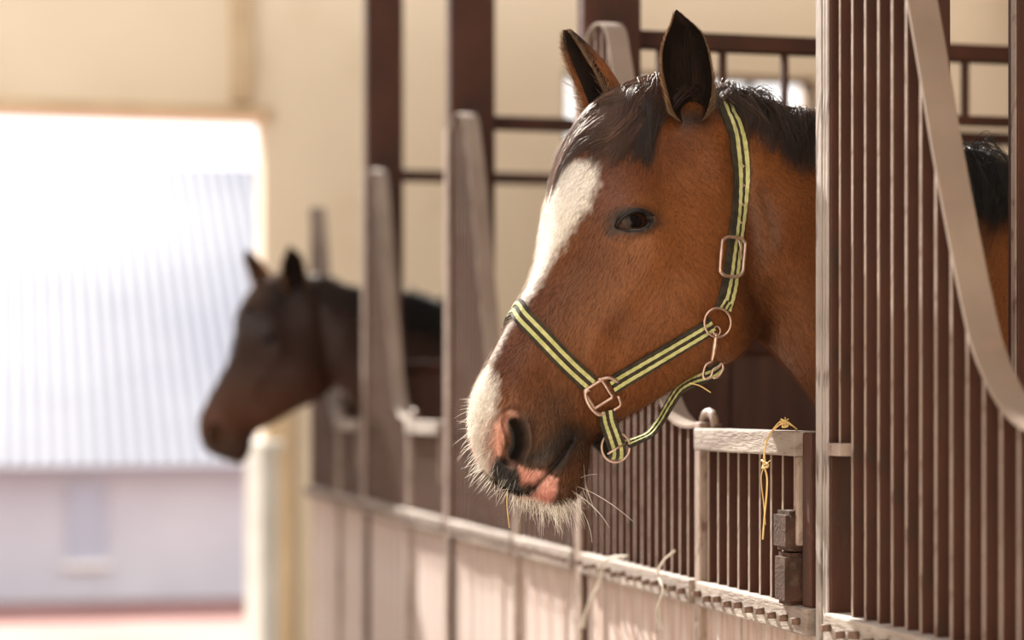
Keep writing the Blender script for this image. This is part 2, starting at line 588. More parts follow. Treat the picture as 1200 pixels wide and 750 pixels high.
# section list: T (front / top line), B (back / under line) in photo pixels on the midplane, half width (m), squareness front/back, where widest
SEC = [
    ((618, 579), (634, 586), .010, 1, 1, 0),
    ((606, 576), (648, 589), .026, 1, 1, 0),
    ((588, 568), (663, 587), .037, .95, .95, 0),
    ((572, 554), (675, 577), .045, .9, .9, 0),
    ((562, 536), (682, 560), .050, .88, .88, 0),
    ((556, 515), (686, 540), .053, .86, .86, 0),
    ((554, 492), (688, 525), .054, .85, .88, 0.05),
    ((558, 464), (696, 510), .052, .85, .9, 0.08),
    ((568, 438), (712, 499), .051, .85, .9, 0.10),
    ((580, 412), (736, 487), .053, .82, .9, 0.10),
    ((597, 380), (764, 471), .059, .80, .88, 0.10),
    ((612, 351), (793, 452), .066, .78, .85, 0.10),
    ((625, 327), (822, 438), .073, .76, .82, 0.12),
    ((636, 296), (850, 425), .080, .74, .80, 0.14),
    ((643, 266), (868, 411), .086, .72, .80, 0.16),
    ((648, 236), (880, 399), .088, .74, .80, 0.15),
    ((658, 204), (886, 392), .086, .78, .82, 0.12),
    ((674, 172), (889, 389), .083, .82, .85, 0.08),
    ((700, 140), (891, 389), .080, .86, .9, 0.04),
    ((735, 116), (893, 391), .077, .92, .92, 0.0),
    ((775, 104), (895, 394), .076, .96, .95, 0.0),
    ((815, 106), (898, 398), .076, 1.0, 1, 0),
    ((858, 121), (904, 404), .077, 1.05, 1, -.02),
    ((905, 140), (922, 424), .080, 1.1, 1, -.05),
    ((955, 158), (956, 466), .086, 1.15, 1, -.08),
    ((1015, 168), (1005, 540), .094, 1.15, 1, -.12),
    ((1080, 176), (1065, 625), .106, 1.15, 1, -.15),
    ((1150, 204), (1115, 700), .122, 1.12, 1, -.15),
]
rows = []
for T, B, w, p, q, s in SEC:
    t3, b3 = onplane(*T), onplane(*B)
    rows.append([t3[0], t3[2], b3[0], b3[2], w, p, q, s])
for (ta, tz, ba, bz, w) in ((.74, 1.70, .50, 1.02, .155), (.90, 1.655, .68, .90, .215), (1.08, 1.63, .92, .85, .26), (1.40, 1.60, 1.35, .80, .30),
                            (1.80, 1.60, 1.80, .82, .315), (2.08, 1.64, 2.05, .92, .29), (2.30, 1.60, 2.22, 1.00, .23), (2.44, 1.48, 2.36, 1.12, .14),
                            (2.49, 1.38, 2.45, 1.24, .05), (2.495, 1.33, 2.485, 1.29, .005)):
    rows.append([ta, tz, ba, bz, w, 1.0, 1.0, 0.0])
rows = np.array(rows)
NH = 27 * 12 + 1
R1 = catmull(rows[:28], 27 * 12 + 1)
R2 = catmull(rows[27:], 60)[1:]
R = np.vstack([R1, R2])
NR_ = len(R)
NA = 288
ang = np.linspace(0, 2 * PI, NA, endpoint=False)
cs, sn = np.cos(ang), np.sin(ang)
V = np.zeros((NR_, NA, 3))
for i in range(NR_):
    ta, tz, ba, bz, w, p, q, s = R[i]
    w = max(w, 0.004)
    pw = np.where(cs > 0, p, q)
    c_ = np.sign(cs) * np.abs(cs) ** (1.0 if p > 1 else pw)
    s_ = np.sign(sn) * np.abs(sn) ** np.where(cs > 0, p, q)
    # shift of the widest place along the section
    c2 = c_ + s * (1 - c_ ** 2)
    ca, cz = (ta + ba) / 2, (tz + bz) / 2
    ha, hz = (ta - ba) / 2, (tz - bz) / 2
    V[i, :, 0] = ca + ha * c2
    V[i, :, 2] = cz + hz * c2
    V[i, :, 1] = w * s_
V = V.reshape(-1, 3)
sg = np.sign(V[:, 1])
HEADMAX = 27 * 12 * NA


def az_of(px, py):
    """local (a, z, l) of the near-side surface point the pixel shows (head and neck)"""
    near = V[:NH * NA]
    near = near[near[:, 1] > 0.0]
    l = 0.05
    for _ in range(6):
        p = onplane(px, py, l)
        d = (near[:, 0] - p[0]) ** 2 + (near[:, 2] - p[2]) ** 2
        l = near[np.argsort(d)[:6], 1].max()
    return p[0], p[2], l


PXM = 1 / 806.0


def gauss_line(pts, sig):
    """2D gaussian distance weight to a polyline given in photo px; sig in px"""
    Q = [az_of(*p) for p in pts]
    best = np.full(len(V), 1e9)
    if len(Q) == 1:
        best = np.hypot(V[:, 0] - Q[0][0], V[:, 2] - Q[0][1])
    for a, b in zip(Q[:-1], Q[1:]):
        ax, az_, bx, bz_ = a[0], a[1], b[0], b[1]
        dx, dz = bx - ax, bz_ - az_
        t = np.clip(((V[:, 0] - ax) * dx + (V[:, 2] - az_) * dz) / (dx * dx + dz * dz + 1e-12), 0, 1)
        best = np.minimum(best, np.hypot(V[:, 0] - ax - t * dx, V[:, 2] - az_ - t * dz))
    return np.exp(-0.5 * (best / (sig * PXM)) ** 2)


# fade so that features never tear the midline
def lw():
    return np.clip(np.abs(V[:, 1]) / 0.02, 0, 1)


FEAT = [
    # (pixels, sigma px, amount m)
    ([(815, 330)], 62, .016), ([(840, 370)], 40, .008),                      # cheek
    ([(742, 256)], 30, .017), ([(742, 262)], 60, .004), ([(735, 238), (760, 236)], 9, .005),            # orbit, brow
    ([(785, 215)], 22, -.007),                                              # hollow above the eye
    ([(772, 292), (735, 340), (712, 378)], 15, .006), ([(727, 388)], 12, -.004),  # facial crest
    ([(655, 405)], 40, -.006), ([(690, 330)], 30, -.004),
    ([(700, 440), (745, 425)], 18, -.003),
    ([(886, 395), (884, 330), (878, 250), (862, 180)], 13, -.013),          # behind the jaw
    ([(905, 225), (895, 290), (930, 380)], 16, -.004), ([(925, 250)], 26, .006),
    ([(838, 140), (850, 200)], 16, .006),
    ([(610, 470)], 30, .007), ([(640, 505)], 26, .006),                     # nostril wing, upper lip
    ([(660, 555)], 14, .005), ([(690, 520)], 12, -.006), ([(612, 560)], 16, .004),
    ([(640, 440), (690, 470)], 22, -.004),
    ([(880, 160)], 20, .004), ([(812, 146)], 14, .006),
]
for pts, sig, amt in FEAT:
    V[:, 1] += sg * amt * gauss_line(pts, sig) * lw()
# fine relief: mouth, nostril, wrinkles
MOUTH = [(612, 580), (626, 571), (641, 556), (655, 539), (664, 525), (672, 515)]
V[:, 1] -= sg * .0075 * gauss_line(MOUTH, 2.3) * lw()
V[:, 1] += sg * .003 * gauss_line([(x + 9, y + 5) for x, y in MOUTH[2:]], 6) * lw()
V[:, 1] += sg * .003 * gauss_line([(x - 8, y - 6) for x, y in MOUTH[2:]], 6) * lw()
NOST = [(600, 494), (606, 508), (607, 522), (602, 534)]
RIM = [(601, 486), (591, 488), (584, 499), (581, 514), (582, 530)]
V[:, 1] += sg * .008 * gauss_line(RIM, 4.2) * lw()
V[:, 1] += sg * .004 * gauss_line([(618, 500), (619, 518), (612, 538)], 5) * lw()
V[:, 1] -= sg * .028 * np.clip(gauss_line(NOST, 6.0) * 1.6 - .12, 0, 1) * lw()
for pts in ([(726, 242), (742, 236), (762, 240)], [(722, 278), (742, 282), (765, 272)]):
    V[:, 1] -= sg * .0018 * gauss_line(pts, 2.2)
# veins and creases on cheek and neck
for pts, s_, a_ in (([(700, 395), (690, 420), (705, 440)], 5, .0015), ([(760, 330), (800, 360), (835, 400)], 6, .0012),
                    ([(893, 225), (902, 250), (905, 280)], 5, -.0015), ([(700, 300), (708, 340), (700, 380)], 6, .0012)):
    V[:, 1] += sg * a_ * gauss_line(pts, s_)
# eye opening
ec = az_of(743, 259)
EYE_L = [(721, 267), (728, 256), (740, 248), (753, 247), (766, 253)]
EYE_B = [(766, 253), (762, 263), (752, 270), (738, 271), (721, 267)]


def inside(poly, X, Y):
    r = np.zeros(len(X), bool)
    n = len(poly)
    for i in range(n):
        x1, y1 = poly[i]
        x2, y2 = poly[(i + 1) % n]
        c = ((y1 > Y) != (y2 > Y)) & (X < (x2 - x1) * (Y - y1) / (y2 - y1 + 1e-12) + x1)
        r ^= c
    return r


Vm = V.copy()
Vm[:, 1] = np.abs(Vm[:, 1])
sx, sy = project(Vm)            # pixel of each vertex, taken on the near side
surf_before = V.copy()
eye_poly = EYE_L + EYE_B[1:-1]
em = inside(eye_poly, sx, sy) & (np.abs(V[:, 1]) > 0.03)
near_eye = V[em & (V[:, 1] > 0)]
eye_c = near_eye.mean(axis=0)
V[em, 1] -= sg[em] * 0.016

faces = []
for i in range(NR_ - 1):
    b0, b1 = i * NA, (i + 1) * NA
    for k in range(NA):
        l = (k + 1) % NA
        faces.append((b0 + k, b1 + k, b1 + l, b0 + l))
faces.append(tuple(range(NA)))
faces.append(tuple(range((NR_ - 1) * NA + NA - 1, (NR_ - 1) * NA - 1, -1)))

# ---- coat colours (one linear RGB per vertex)
nV = len(V)


def vnoise(X, Y, sc, seed):
    """cheap value noise on pixel coordinates"""
    r = np.random.default_rng(seed)
    G = r.random((64, 64))
    x, y = X / sc, Y / sc
    xi, yi = np.floor(x).astype(int), np.floor(y).astype(int)
    fx, fy = x - xi, y - yi
    fx, fy = fx * fx * (3 - 2 * fx), fy * fy * (3 - 2 * fy)
    g = lambda a, b: G[a % 64, b % 64]
    return (g(xi, yi) * (1 - fx) + g(xi + 1, yi) * fx) * (1 - fy) + (g(xi, yi + 1) * (1 - fx) + g(xi + 1, yi + 1) * fx) * fy


wob = (vnoise(sx + .3 * sy, sy * .4, 2.2, 1) - .5) * 9 + (vnoise(sx, sy, 7, 2) - .5) * 7


def pdist(poly, X, Y, closed=True):
    best = np.full(len(X), 1e9)
    n = len(poly)
    for i in range(n if closed else n - 1):
        ax, ay = poly[i]
        bx, by = poly[(i + 1) % n]
        dx, dy = bx - ax, by - ay
        t = np.clip(((X - ax) * dx + (Y - ay) * dy) / (dx * dx + dy * dy + 1e-9), 0, 1)
        best = np.minimum(best, np.hypot(X - ax - t * dx, Y - ay - t * dy))
    return best


def region(poly, soft=3.0, wobble=1.0, rough=True):
    d = pdist(poly, sx, sy)
    d = np.where(inside(poly, sx, sy), d, -d)
    if rough: d = d + wob * wobble
    return np.clip(d / soft * 0.5 + 0.5, 0, 1)


def line_w(poly, sig):
    return np.exp(-0.5 * (pdist(poly, sx, sy, False) / sig) ** 2)


colr = np.tile(np.array([0.140, 0.047, 0.0125]), (nV, 1))


def paint(mask, c, amt=1.0):
    global colr
    m = (np.clip(mask, 0, 1) * amt)[:, None]
    colr = colr * (1 - m) + np.array(c) * m


headm = (np.arange(nV) < NH * NA).astype(float)
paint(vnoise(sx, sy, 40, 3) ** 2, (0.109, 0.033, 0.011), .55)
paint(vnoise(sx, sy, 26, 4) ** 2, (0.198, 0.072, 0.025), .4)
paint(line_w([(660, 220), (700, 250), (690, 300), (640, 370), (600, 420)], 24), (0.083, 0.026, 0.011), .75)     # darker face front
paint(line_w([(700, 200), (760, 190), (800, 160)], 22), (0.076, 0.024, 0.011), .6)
paint(line_w([(886, 395), (884, 330), (880, 250)], 10), (0.066, 0.021, 0.009), .6)  # shadow behind the jaw, painted into the coat
paint(line_w([(893, 225), (902, 250), (910, 290)], 6), (0.023, 0.011, 0.008), .35)  # shade of the neck crease, painted into the coat
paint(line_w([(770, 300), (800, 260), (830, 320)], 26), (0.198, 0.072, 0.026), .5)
paint(line_w([(727, 372), (716, 380)], 10), (0.059, 0.022, 0.015), .35)  # shading of the dent above the noseband, painted in
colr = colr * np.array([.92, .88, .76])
# muzzle
paint(line_w([(806, 140), (820, 140)], 9), (0.018, 0.010, 0.007), .9)
paint(np.clip(line_w([(650, 480), (635, 530), (670, 520)], 24), 0, 1), (0.060, 0.034, 0.023), .75)
paint(line_w([(612, 498), (614, 522), (600, 540), (640, 535), (664, 508)], 9), (0.020, 0.015, 0.013), .9)
paint(line_w([(655, 545), (668, 525), (673, 512)], 9), (0.020, 0.015, 0.013), .9)
paint(line_w([(660, 580), (682, 560), (690, 530)], 9), (0.09, 0.045, 0.025), .7)
# eye surround
paint(np.clip(1.25 * np.exp(-0.5 * (np.hypot((sx - 743) / 27, (sy - 259) / 15)) ** 4), 0, 1), (0.010, 0.007, 0.006), .93)
paint(line_w([(716, 272), (722, 268)], 5), (0.03, 0.022, 0.02), .8)
# white blaze, wide on the forehead, thin on the bridge, wide again on the nose
bl = [(600, 180), (700, 190), (701, 214), (690, 240), (667, 275), (650, 303), (632, 332), (615, 358), (600, 378), (586, 400), (576, 425), (582, 450),
      (582, 480), (573, 500), (568, 525), (577, 552), (560, 566), (520, 560), (500, 480), (530, 300)]
paint(region(bl, 6, .6), (0.56, 0.52, 0.48))
paint(line_w([(577, 500), (574, 525), (580, 545)], 8), (0.42, 0.27, 0.23), .55)
# pink rim of the nostril, dark nose, pink lips
paint(region([(596, 482), (606, 486), (606, 494), (596, 500), (592, 512), (592, 530), (583, 536), (578, 522), (580, 500), (586, 488)], 2.5, .25), (0.50, 0.27, 0.21))
paint(region([(582, 534), (593, 537), (604, 545), (610, 556), (611, 568), (616, 580), (600, 582), (584, 570), (575, 552)], 3, .3), (0.017, 0.013, 0.012))
paint(line_w([(594, 530), (600, 545)], 3), (0.30, 0.17, 0.14), .6)
paint(region([(608, 546), (622, 550), (640, 552), (646, 556), (638, 566), (630, 572), (622, 566), (612, 566)], 2.5, .3), (0.50, 0.25, 0.20))
paint(region([(634, 566), (645, 556), (655, 562), (650, 584), (640, 592), (620, 590), (624, 578)], 2.5, .3), (0.55, 0.29, 0.245))
paint(line_w([(616, 572), (626, 571)], 4), (0.02, 0.015, 0.013), .8)
nost_m = np.clip(line_w([(602, 496), (606, 508), (606, 522), (602, 532)], 6.5) * 2.6 - .8, 0, 1)
paint(nost_m, (0.004, 0.003, 0.003))  # shade inside the nostril painted black into the colour
paint(line_w(MOUTH, 1.5), (0.012, 0.008, 0.008), .9)
eyep = em.astype(float)
paint(eyep, (0.01, 0.008, 0.008))
# body: black legs and lower parts are painted by height
bodyv = (np.arange(nV) >= NH * NA)
paint(np.clip((V[:, 0] - 2.40) / .05, 0, 1), (0.03, 0.02, 0.015), .6)

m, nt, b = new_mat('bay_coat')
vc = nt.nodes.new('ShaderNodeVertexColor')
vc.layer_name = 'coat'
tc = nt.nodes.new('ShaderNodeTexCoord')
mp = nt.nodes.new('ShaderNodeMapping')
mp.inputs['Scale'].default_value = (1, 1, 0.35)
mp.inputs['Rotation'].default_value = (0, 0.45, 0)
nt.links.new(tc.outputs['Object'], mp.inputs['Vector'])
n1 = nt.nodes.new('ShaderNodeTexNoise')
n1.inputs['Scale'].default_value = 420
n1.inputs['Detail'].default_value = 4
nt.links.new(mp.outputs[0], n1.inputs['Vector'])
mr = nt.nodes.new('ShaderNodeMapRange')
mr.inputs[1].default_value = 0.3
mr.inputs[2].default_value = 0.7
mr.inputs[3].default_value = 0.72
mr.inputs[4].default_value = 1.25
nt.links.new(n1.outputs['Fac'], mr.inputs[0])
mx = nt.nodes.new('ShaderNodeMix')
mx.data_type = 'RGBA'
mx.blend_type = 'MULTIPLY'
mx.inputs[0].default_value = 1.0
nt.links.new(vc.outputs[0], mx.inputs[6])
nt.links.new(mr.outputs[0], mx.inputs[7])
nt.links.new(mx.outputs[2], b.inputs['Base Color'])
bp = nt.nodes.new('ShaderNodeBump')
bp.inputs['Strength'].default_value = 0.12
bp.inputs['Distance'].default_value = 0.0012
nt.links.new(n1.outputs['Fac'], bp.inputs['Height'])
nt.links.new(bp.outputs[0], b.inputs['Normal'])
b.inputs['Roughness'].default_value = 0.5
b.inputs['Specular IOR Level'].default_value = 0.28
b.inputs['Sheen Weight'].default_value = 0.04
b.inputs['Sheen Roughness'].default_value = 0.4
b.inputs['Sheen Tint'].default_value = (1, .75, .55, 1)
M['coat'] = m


# ---- legs: tapered tubes joined to the same body mesh
def leg_rings(path, seg=20):
    P = catmull([p[:5] for p in path], 26)
    vs, fs = [], []
    for i, (a, l, z, ra, rl) in enumerate(P):
        for k in range(seg):
            t = 2 * PI * k / seg
            vs.append((a + ra * math.cos(t), l + rl * math.sin(t), z))
    n = len(P)
    for i in range(n - 1):
        for k in range(seg):
            q = (k + 1) % seg
            fs.append((i * seg + k, i * seg + q, i * seg + seg + q, i * seg + seg + k))
    fs.append(tuple(range(seg - 1, -1, -1)))
    fs.append(tuple((n - 1) * seg + k for k in range(seg)))
    return vs, fs


allV = [tuple(v) for v in V]
allF = list(faces)
cols = [colr]
for side in (1, -1):
    fl = [(.86, .15, 1.10, .13, .07), (.84, .15, .90, .10, .065), (.83, .145, .72, .065, .055), (.82, .14, .52, .050, .045), (.81, .14, .46, .052, .048),
          (.82, .14, .40, .036, .034), (.82, .14, .24, .030, .028), (.82, .14, .16, .038, .034), (.80, .14, .10, .034, .033), (.785, .14, .05, .055, .052), (.775, .14, .0, .064, .060)]
    hl = [(2.12, .17, 1.28, .20, .09), (2.10, .175, 1.05, .16, .09), (2.13, .17, .82, .10, .07), (2.24, .165, .62, .06, .045), (2.30, .165, .54, .058, .042),
          (2.27, .165, .46, .042, .038), (2.245, .165, .26, .034, .031), (2.24, .165, .17, .042, .036), (2.215, .165, .10, .036, .034), (2.195, .165, .05, .056, .053), (2.185, .165, .0, .064, .060)]
    for pth in (fl, hl):
        pp = [(a, l * side, z, ra, rl) for a, l, z, ra, rl in pth]
        vs, fs = leg_rings(pp)
        base = len(allV)
        allV += vs
        allF += [tuple(base + i for i in f) for f in fs]
        c = np.tile(np.array([0.13, 0.048, 0.017]), (len(vs), 1))
        zz = np.array([v[2] for v in vs])
        k = np.clip((0.62 - zz) / 0.12, 0, 1)[:, None]
        cols.append(c * (1 - k) + np.array([0.018, 0.013, 0.012]) * k)
colall = np.vstack(cols)
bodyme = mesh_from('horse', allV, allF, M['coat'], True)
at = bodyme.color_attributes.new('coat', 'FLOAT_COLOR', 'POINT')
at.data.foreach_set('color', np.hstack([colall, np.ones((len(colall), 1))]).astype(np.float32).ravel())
horse = link('horse', bodyme)
horse.matrix_world = TOW
tag(horse, 'bay horse with a white blaze, wearing a striped halter, leaning out over the gate', 'horse')
bvh = BVHTree.FromPolygons([Vector(v) for v in V], [f for f in faces])


def hit(px, py):
    """near-side surface point under a photo pixel: (point, normal) in the horse's own frame, or None"""
    d = Vector(rayL(px, py)).normalized()
    loc, nor, idx, dist = bvh.ray_cast(Vector(camL), d)
    if loc is None or loc.x > 1.2: return None
    if nor.dot(d) > 0: nor = -nor
    return loc, nor


def front(z):
    """front (nose) line of the face at height z"""
    loc, nor, idx, dist = bvh.ray_cast(Vector((-1, 0, z)), Vector((1, 0, 0)))
    return loc, (nor if nor.x < 0 else -nor)


def refl(p):
    return Vector((p.x, -p.y, p.z))


def pushed(p, h):
    """p moved out so that it lies at least h above the surface"""
    loc, nor, idx, dist = bvh.find_nearest(p)
    c = p - loc
    s_ = c.dot(nor)
    ctr = Vector((loc.x, 0, loc.z))
    if nor.dot(loc - ctr) < 0 and abs(loc.y) > .02: nor = -nor; s_ = -s_
    if s_ < h: return loc + nor * h
    return p


# ---- hair builder
def hair_mesh(name, lines, r, mat, cols=None, taper=True):
    """lines (N,K,3) -> thin three-sided tapered tubes in one mesh"""
    L_ = np.asarray(lines, float)
    N, K, _ = L_.shape
    T = np.gradient(L_, axis=1)
    T /= np.linalg.norm(T, axis=2, keepdims=True) + 1e-12
    ref = np.array([0.3, 0.9, 0.2])
    S = np.cross(T, ref)
    S /= np.linalg.norm(S, axis=2, keepdims=True) + 1e-12
    U = np.cross(T, S)
    rr = np.asarray(r, float)
    if rr.ndim == 0: rr = np.full(N, float(rr))
    tp = np.linspace(1, 0.12, K) ** 0.7 if taper else np.ones(K)
    rad = rr[:, None] * tp[None, :]
    vs = np.zeros((N, K, 3, 3))
    for q in range(3):
        a = 2 * PI * q / 3
        vs[:, :, q] = L_ + (S * math.cos(a) + U * math.sin(a)) * rad[..., None]
    base = (np.arange(N) * K * 3)[:, None, None]
    i = np.arange(K - 1)[None, :, None]
    q = np.arange(3)[None, None, :]
    q2 = (q + 1) % 3
    f = np.stack([base + i * 3 + q, base + i * 3 + q2, base + (i + 1) * 3 + q2, base + (i + 1) * 3 + q], axis=-1).reshape(-1, 4)
    me = bpy.data.meshes.new(name)
    nv, nf = N * K * 3, len(f)
    me.vertices.add(nv)
    me.vertices.foreach_set('co', vs.reshape(-1).astype(np.float32))
    me.loops.add(nf * 4)
    me.loops.foreach_set('vertex_index', f.reshape(-1).astype(np.int32))
    me.polygons.add(nf)
    me.polygons.foreach_set('loop_start', (np.arange(nf) * 4).astype(np.int32))
    me.polygons.foreach_set('use_smooth', np.ones(nf, bool))
    me.update(calc_edges=True)
    me.validate()
    if cols is not None:
        ca = me.color_attributes.new('coat', 'FLOAT_COLOR', 'POINT')
        cc = np.repeat(np.hstack([cols, np.ones((N, 1))]), K * 3, axis=0)
        ca.data.foreach_set('color', cc.astype(np.float32).ravel())
    me.materials.append(mat)
    return me


def hair_mat(name, rough=0.35, spec=0.5, trans=0.0):
    m, nt, b = new_mat(name)
    vc = nt.nodes.new('ShaderNodeVertexColor')
    vc.layer_name = 'coat'
    nt.links.new(vc.outputs[0], b.inputs['Base Color'])
    b.inputs['Roughness'].default_value = rough
    b.inputs['Specular IOR Level'].default_value = spec
    if trans:
        tr = nt.nodes.new('ShaderNodeBsdfTranslucent')
        nt.links.new(vc.outputs[0], tr.inputs[0])
        ms = nt.nodes.new('ShaderNodeMixShader')
        ms.inputs[0].default_value = trans
        nt.links.new(b.outputs[0], ms.inputs[1])
        nt.links.new(tr.outputs[0], ms.inputs[2])
        nt.links.new(ms.outputs[0], nt.nodes['Material Output'].inputs[0])
    return m


M['hair'] = hair_mat('dark_hair', 0.38, 0.5, 0.12)
M['fuzz'] = hair_mat('coat_fuzz', 0.6, 0.3, 0.6)
M['whisker'] = hair_mat('white_whisker', 0.4, 0.5, 0.5)


def hpart(name, me, parent=None):
    o = link(name, me, None, parent or horse)
    return o


# coat fuzz: short hairs all over head and near neck, visible along lit outlines
cnt = NH * NA
pick = rng.choice(np.arange(8 * NA, int(cnt * .96)), 46000, replace=False)
nrm = np.zeros((len(bodyme.vertices), 3))
bodyme.vertices.foreach_get  # keep reference style simple
tmp = np.zeros(len(bodyme.vertices) * 3, np.float32)
bodyme.vertex_normals.foreach_get('vector', tmp)
nrm = tmp.reshape(-1, 3)
ok = ~em[pick] & (nost_m[pick] < .3)
pick = pick[ok]
P = V[pick] + (rng.random((len(pick), 3)) - .5) * .002
Nn = nrm[pick].astype(float)
ctr_dir = P.copy(); ctr_dir[:, 0] -= .1
flow = np.where(P[:, [0]] < 0.02, np.array([[-.45, 0, -.9]]), np.array([[.55, 0, -.8]]))
flow = flow - Nn * np.sum(flow * Nn, axis=1, keepdims=True)
ln = .0045 + .0045 * rng.random((len(pick), 1))
d1 = Nn * .55 + flow * .7 + (rng.random((len(pick), 3)) - .5) * .6
lines = np.stack([P - Nn * .0005, P + d1 * ln * .6, P + (d1 + flow * .4) * ln * 1.1], axis=1)
cc = colr[pick] * (1.0 + .5 * rng.random((len(pick), 1)))
o = hpart('coat_hair', hair_mesh('coat_hair', lines, .00022, M['fuzz'], np.clip(cc * 1.15, 0, .9)))
o['kind'] = 'stuff'

# ---- eye
e0 = hit(743, 259)
loc0 = Vector(eye_c)
ev_, ef_ = [], []
cx_ = Vector((eye_c[0], eye_c[1] - 0.0235, eye_c[2]))
bm = bmesh.new()
bmesh.ops.create_uvsphere(bm, u_segments=40, v_segments=28, radius=0.0245)
for v in bm.verts: v.co = Vector((v.co.x * 1.12, v.co.z * 0.92, v.co.y * .95))
bmesh.ops.recalc_face_normals(bm, faces=bm.faces[:])
for f in bm.faces: f.smooth = True
eyeme = bpy.data.meshes.new('eyeball')
bm.to_mesh(eyeme)
bm.free()
m, nt, b = new_mat('dark_wet_eye')
tc = nt.nodes.new('ShaderNodeTexCoord')
sp = nt.nodes.new('ShaderNodeTexGradient'); sp.gradient_type = 'SPHERICAL'
mp = nt.nodes.new('ShaderNodeMapping'); mp.inputs['Scale'].default_value = (55, 20, 80); mp.inputs['Location'].default_value = (0, -.45, 0)
nt.links.new(tc.outputs['Object'], mp.inputs['Vector']); nt.links.new(mp.outputs[0], sp.inputs[0])
rp = nt.nodes.new('ShaderNodeValToRGB')
rp.color_ramp.elements[0].color = (0.030, 0.013, 0.007, 1); rp.color_ramp.elements[1].color = (0.004, 0.003, 0.004, 1)
rp.color_ramp.elements[0].position = 0.2; rp.color_ramp.elements[1].position = 0.35
nt.links.new(sp.outputs[0], rp.inputs[0]); nt.links.new(rp.outputs[0], b.inputs['Base Color'])
b.inputs['Roughness'].default_value = 0.05
b.inputs['Specular IOR Level'].default_value = 0.16
M['eye'] = m
eyeme.materials.append(m)
M['lid'] = flat_mat('dark_lid', (0.008, 0.006, 0.006), 0.45, 0, 0.3)
M['lid_wet'] = flat_mat('wet_lid_edge', (0.05, 0.045, 0.045), 0.12, 0, 0.8)


def lid_pts(pix, h):
    out = []
    for p in catmull(pix, 18):
        # lid line lies on the surface as it was before the opening was cut
        a = onplane(p[0], p[1], eye_c[1])
        d = np.hypot(surf_before[:, 0] - a[0], surf_before[:, 2] - a[2]) + np.where(surf_before[:, 1] > 0, 0, 9)
        l = surf_before[np.argmin(d), 1]
        a = onplane(p[0], p[1], l + h)
        out.append(Vector(a))
    return out


for sd_ in (1, -1):
    o = hpart('eyeball', eyeme)
    o.location = (cx_.x, cx_.y * sd_, cx_.z)
    if sd_ < 0: o.rotation_euler = (0, 0, PI)
    for pix, rr, h in ((EYE_L, .0034, -0.001), (EYE_B, .0022, -0.003)):
        pts = lid_pts(pix, h)
        if sd_ < 0: pts = [refl(p) for p in pts]
        hpart('eyelid', tube_mesh('eyelid', pts, rr, M['lid'], 10, taper=lambda t: .35 + .65 * math.sin(PI * t) ** .6))
    pts = lid_pts([(x, y - 1.8) for x, y in EYE_B[1:-1]], -.0045)
    if sd_ < 0: pts = [refl(p) for p in pts]
    hpart('tear_line', tube_mesh('tear_line', pts, .0008, M['lid_wet'], 8))
# lashes
ls = []
for p in lid_pts(EYE_L, 0.001)[3:]:
    for q in range(4):
        s_ = p + Vector((rng.normal(0, .001), 0, rng.normal(0, .0006)))
        d = Vector((-.25 + rng.normal(0, .2), 1.0, -.25 + rng.normal(0, .15)))
        ls.append([s_, s_ + d * .005, s_ + d * .010 + Vector((0, 0, .0004))])
        ls.append([refl(x) for x in ls[-1]])
o = hpart('eyelashes', hair_mesh('eyelashes', ls, .00022, M['hair'], np.tile([[.02, .015, .012]], (len(ls), 1))))
o['kind'] = 'stuff'

# ---- ears: cupped leaves with an inner and an outer skin
M['ear_in'] = noise_mat('ear_inside', (0.007, 0.0042, 0.0035), (0.018, 0.010, 0.007), 60, 0.85, 0, 0.5, (1, 1, .3), spec=.15)
M['ear_out'] = hair_mat('ear_outside', 0.6, 0.25, 0.0)


def ear(E1, E2, l1, l2, back, depth, mirror_open, name='ear', tipdark=.72, curl=0.25, inner=None):
    """E1,E2: edge curves in photo px from base to tip; l1,l2: their lateral places; back: direction away from the opening"""
    n, k = 44, 26
    e1, e2 = catmull(E1, n), catmull(E2, n)
    verts, faces, tt = [], [], []
    edge_a, edge_b = [], []
    bk = Vector(back).normalized()
    for i in range(n):
        t = i / (n - 1)
        a = Vector(onplane(e1[i][0], e1[i][1], np.interp(t, [0, .5, 1], l1)))
        c = Vector(onplane(e2[i][0], e2[i][1], np.interp(t, [0, .5, 1], l2)))
        mid = (a + c) / 2
        h = (c - a) / 2
        dp = depth * h.length * (1 + .5 * (1 - t))
        for j in range(k):
            u = -1 + 2 * j / (k - 1)
            th = u * (PI / 2 + curl)
            verts.append(mid + h * (math.sin(th) / 1.0) * (1.0) + bk * dp * math.cos(th))
            tt.append(t)
        edge_a.append(verts[-k]); edge_b.append(verts[-1])
    for i in range(n - 1):
        for j in range(k - 1):
            faces.append((i * k + j, i * k + j + 1, (i + 1) * k + j + 1, (i + 1) * k + j))
    return verts, faces, tt, edge_a, edge_b, bk, n, k


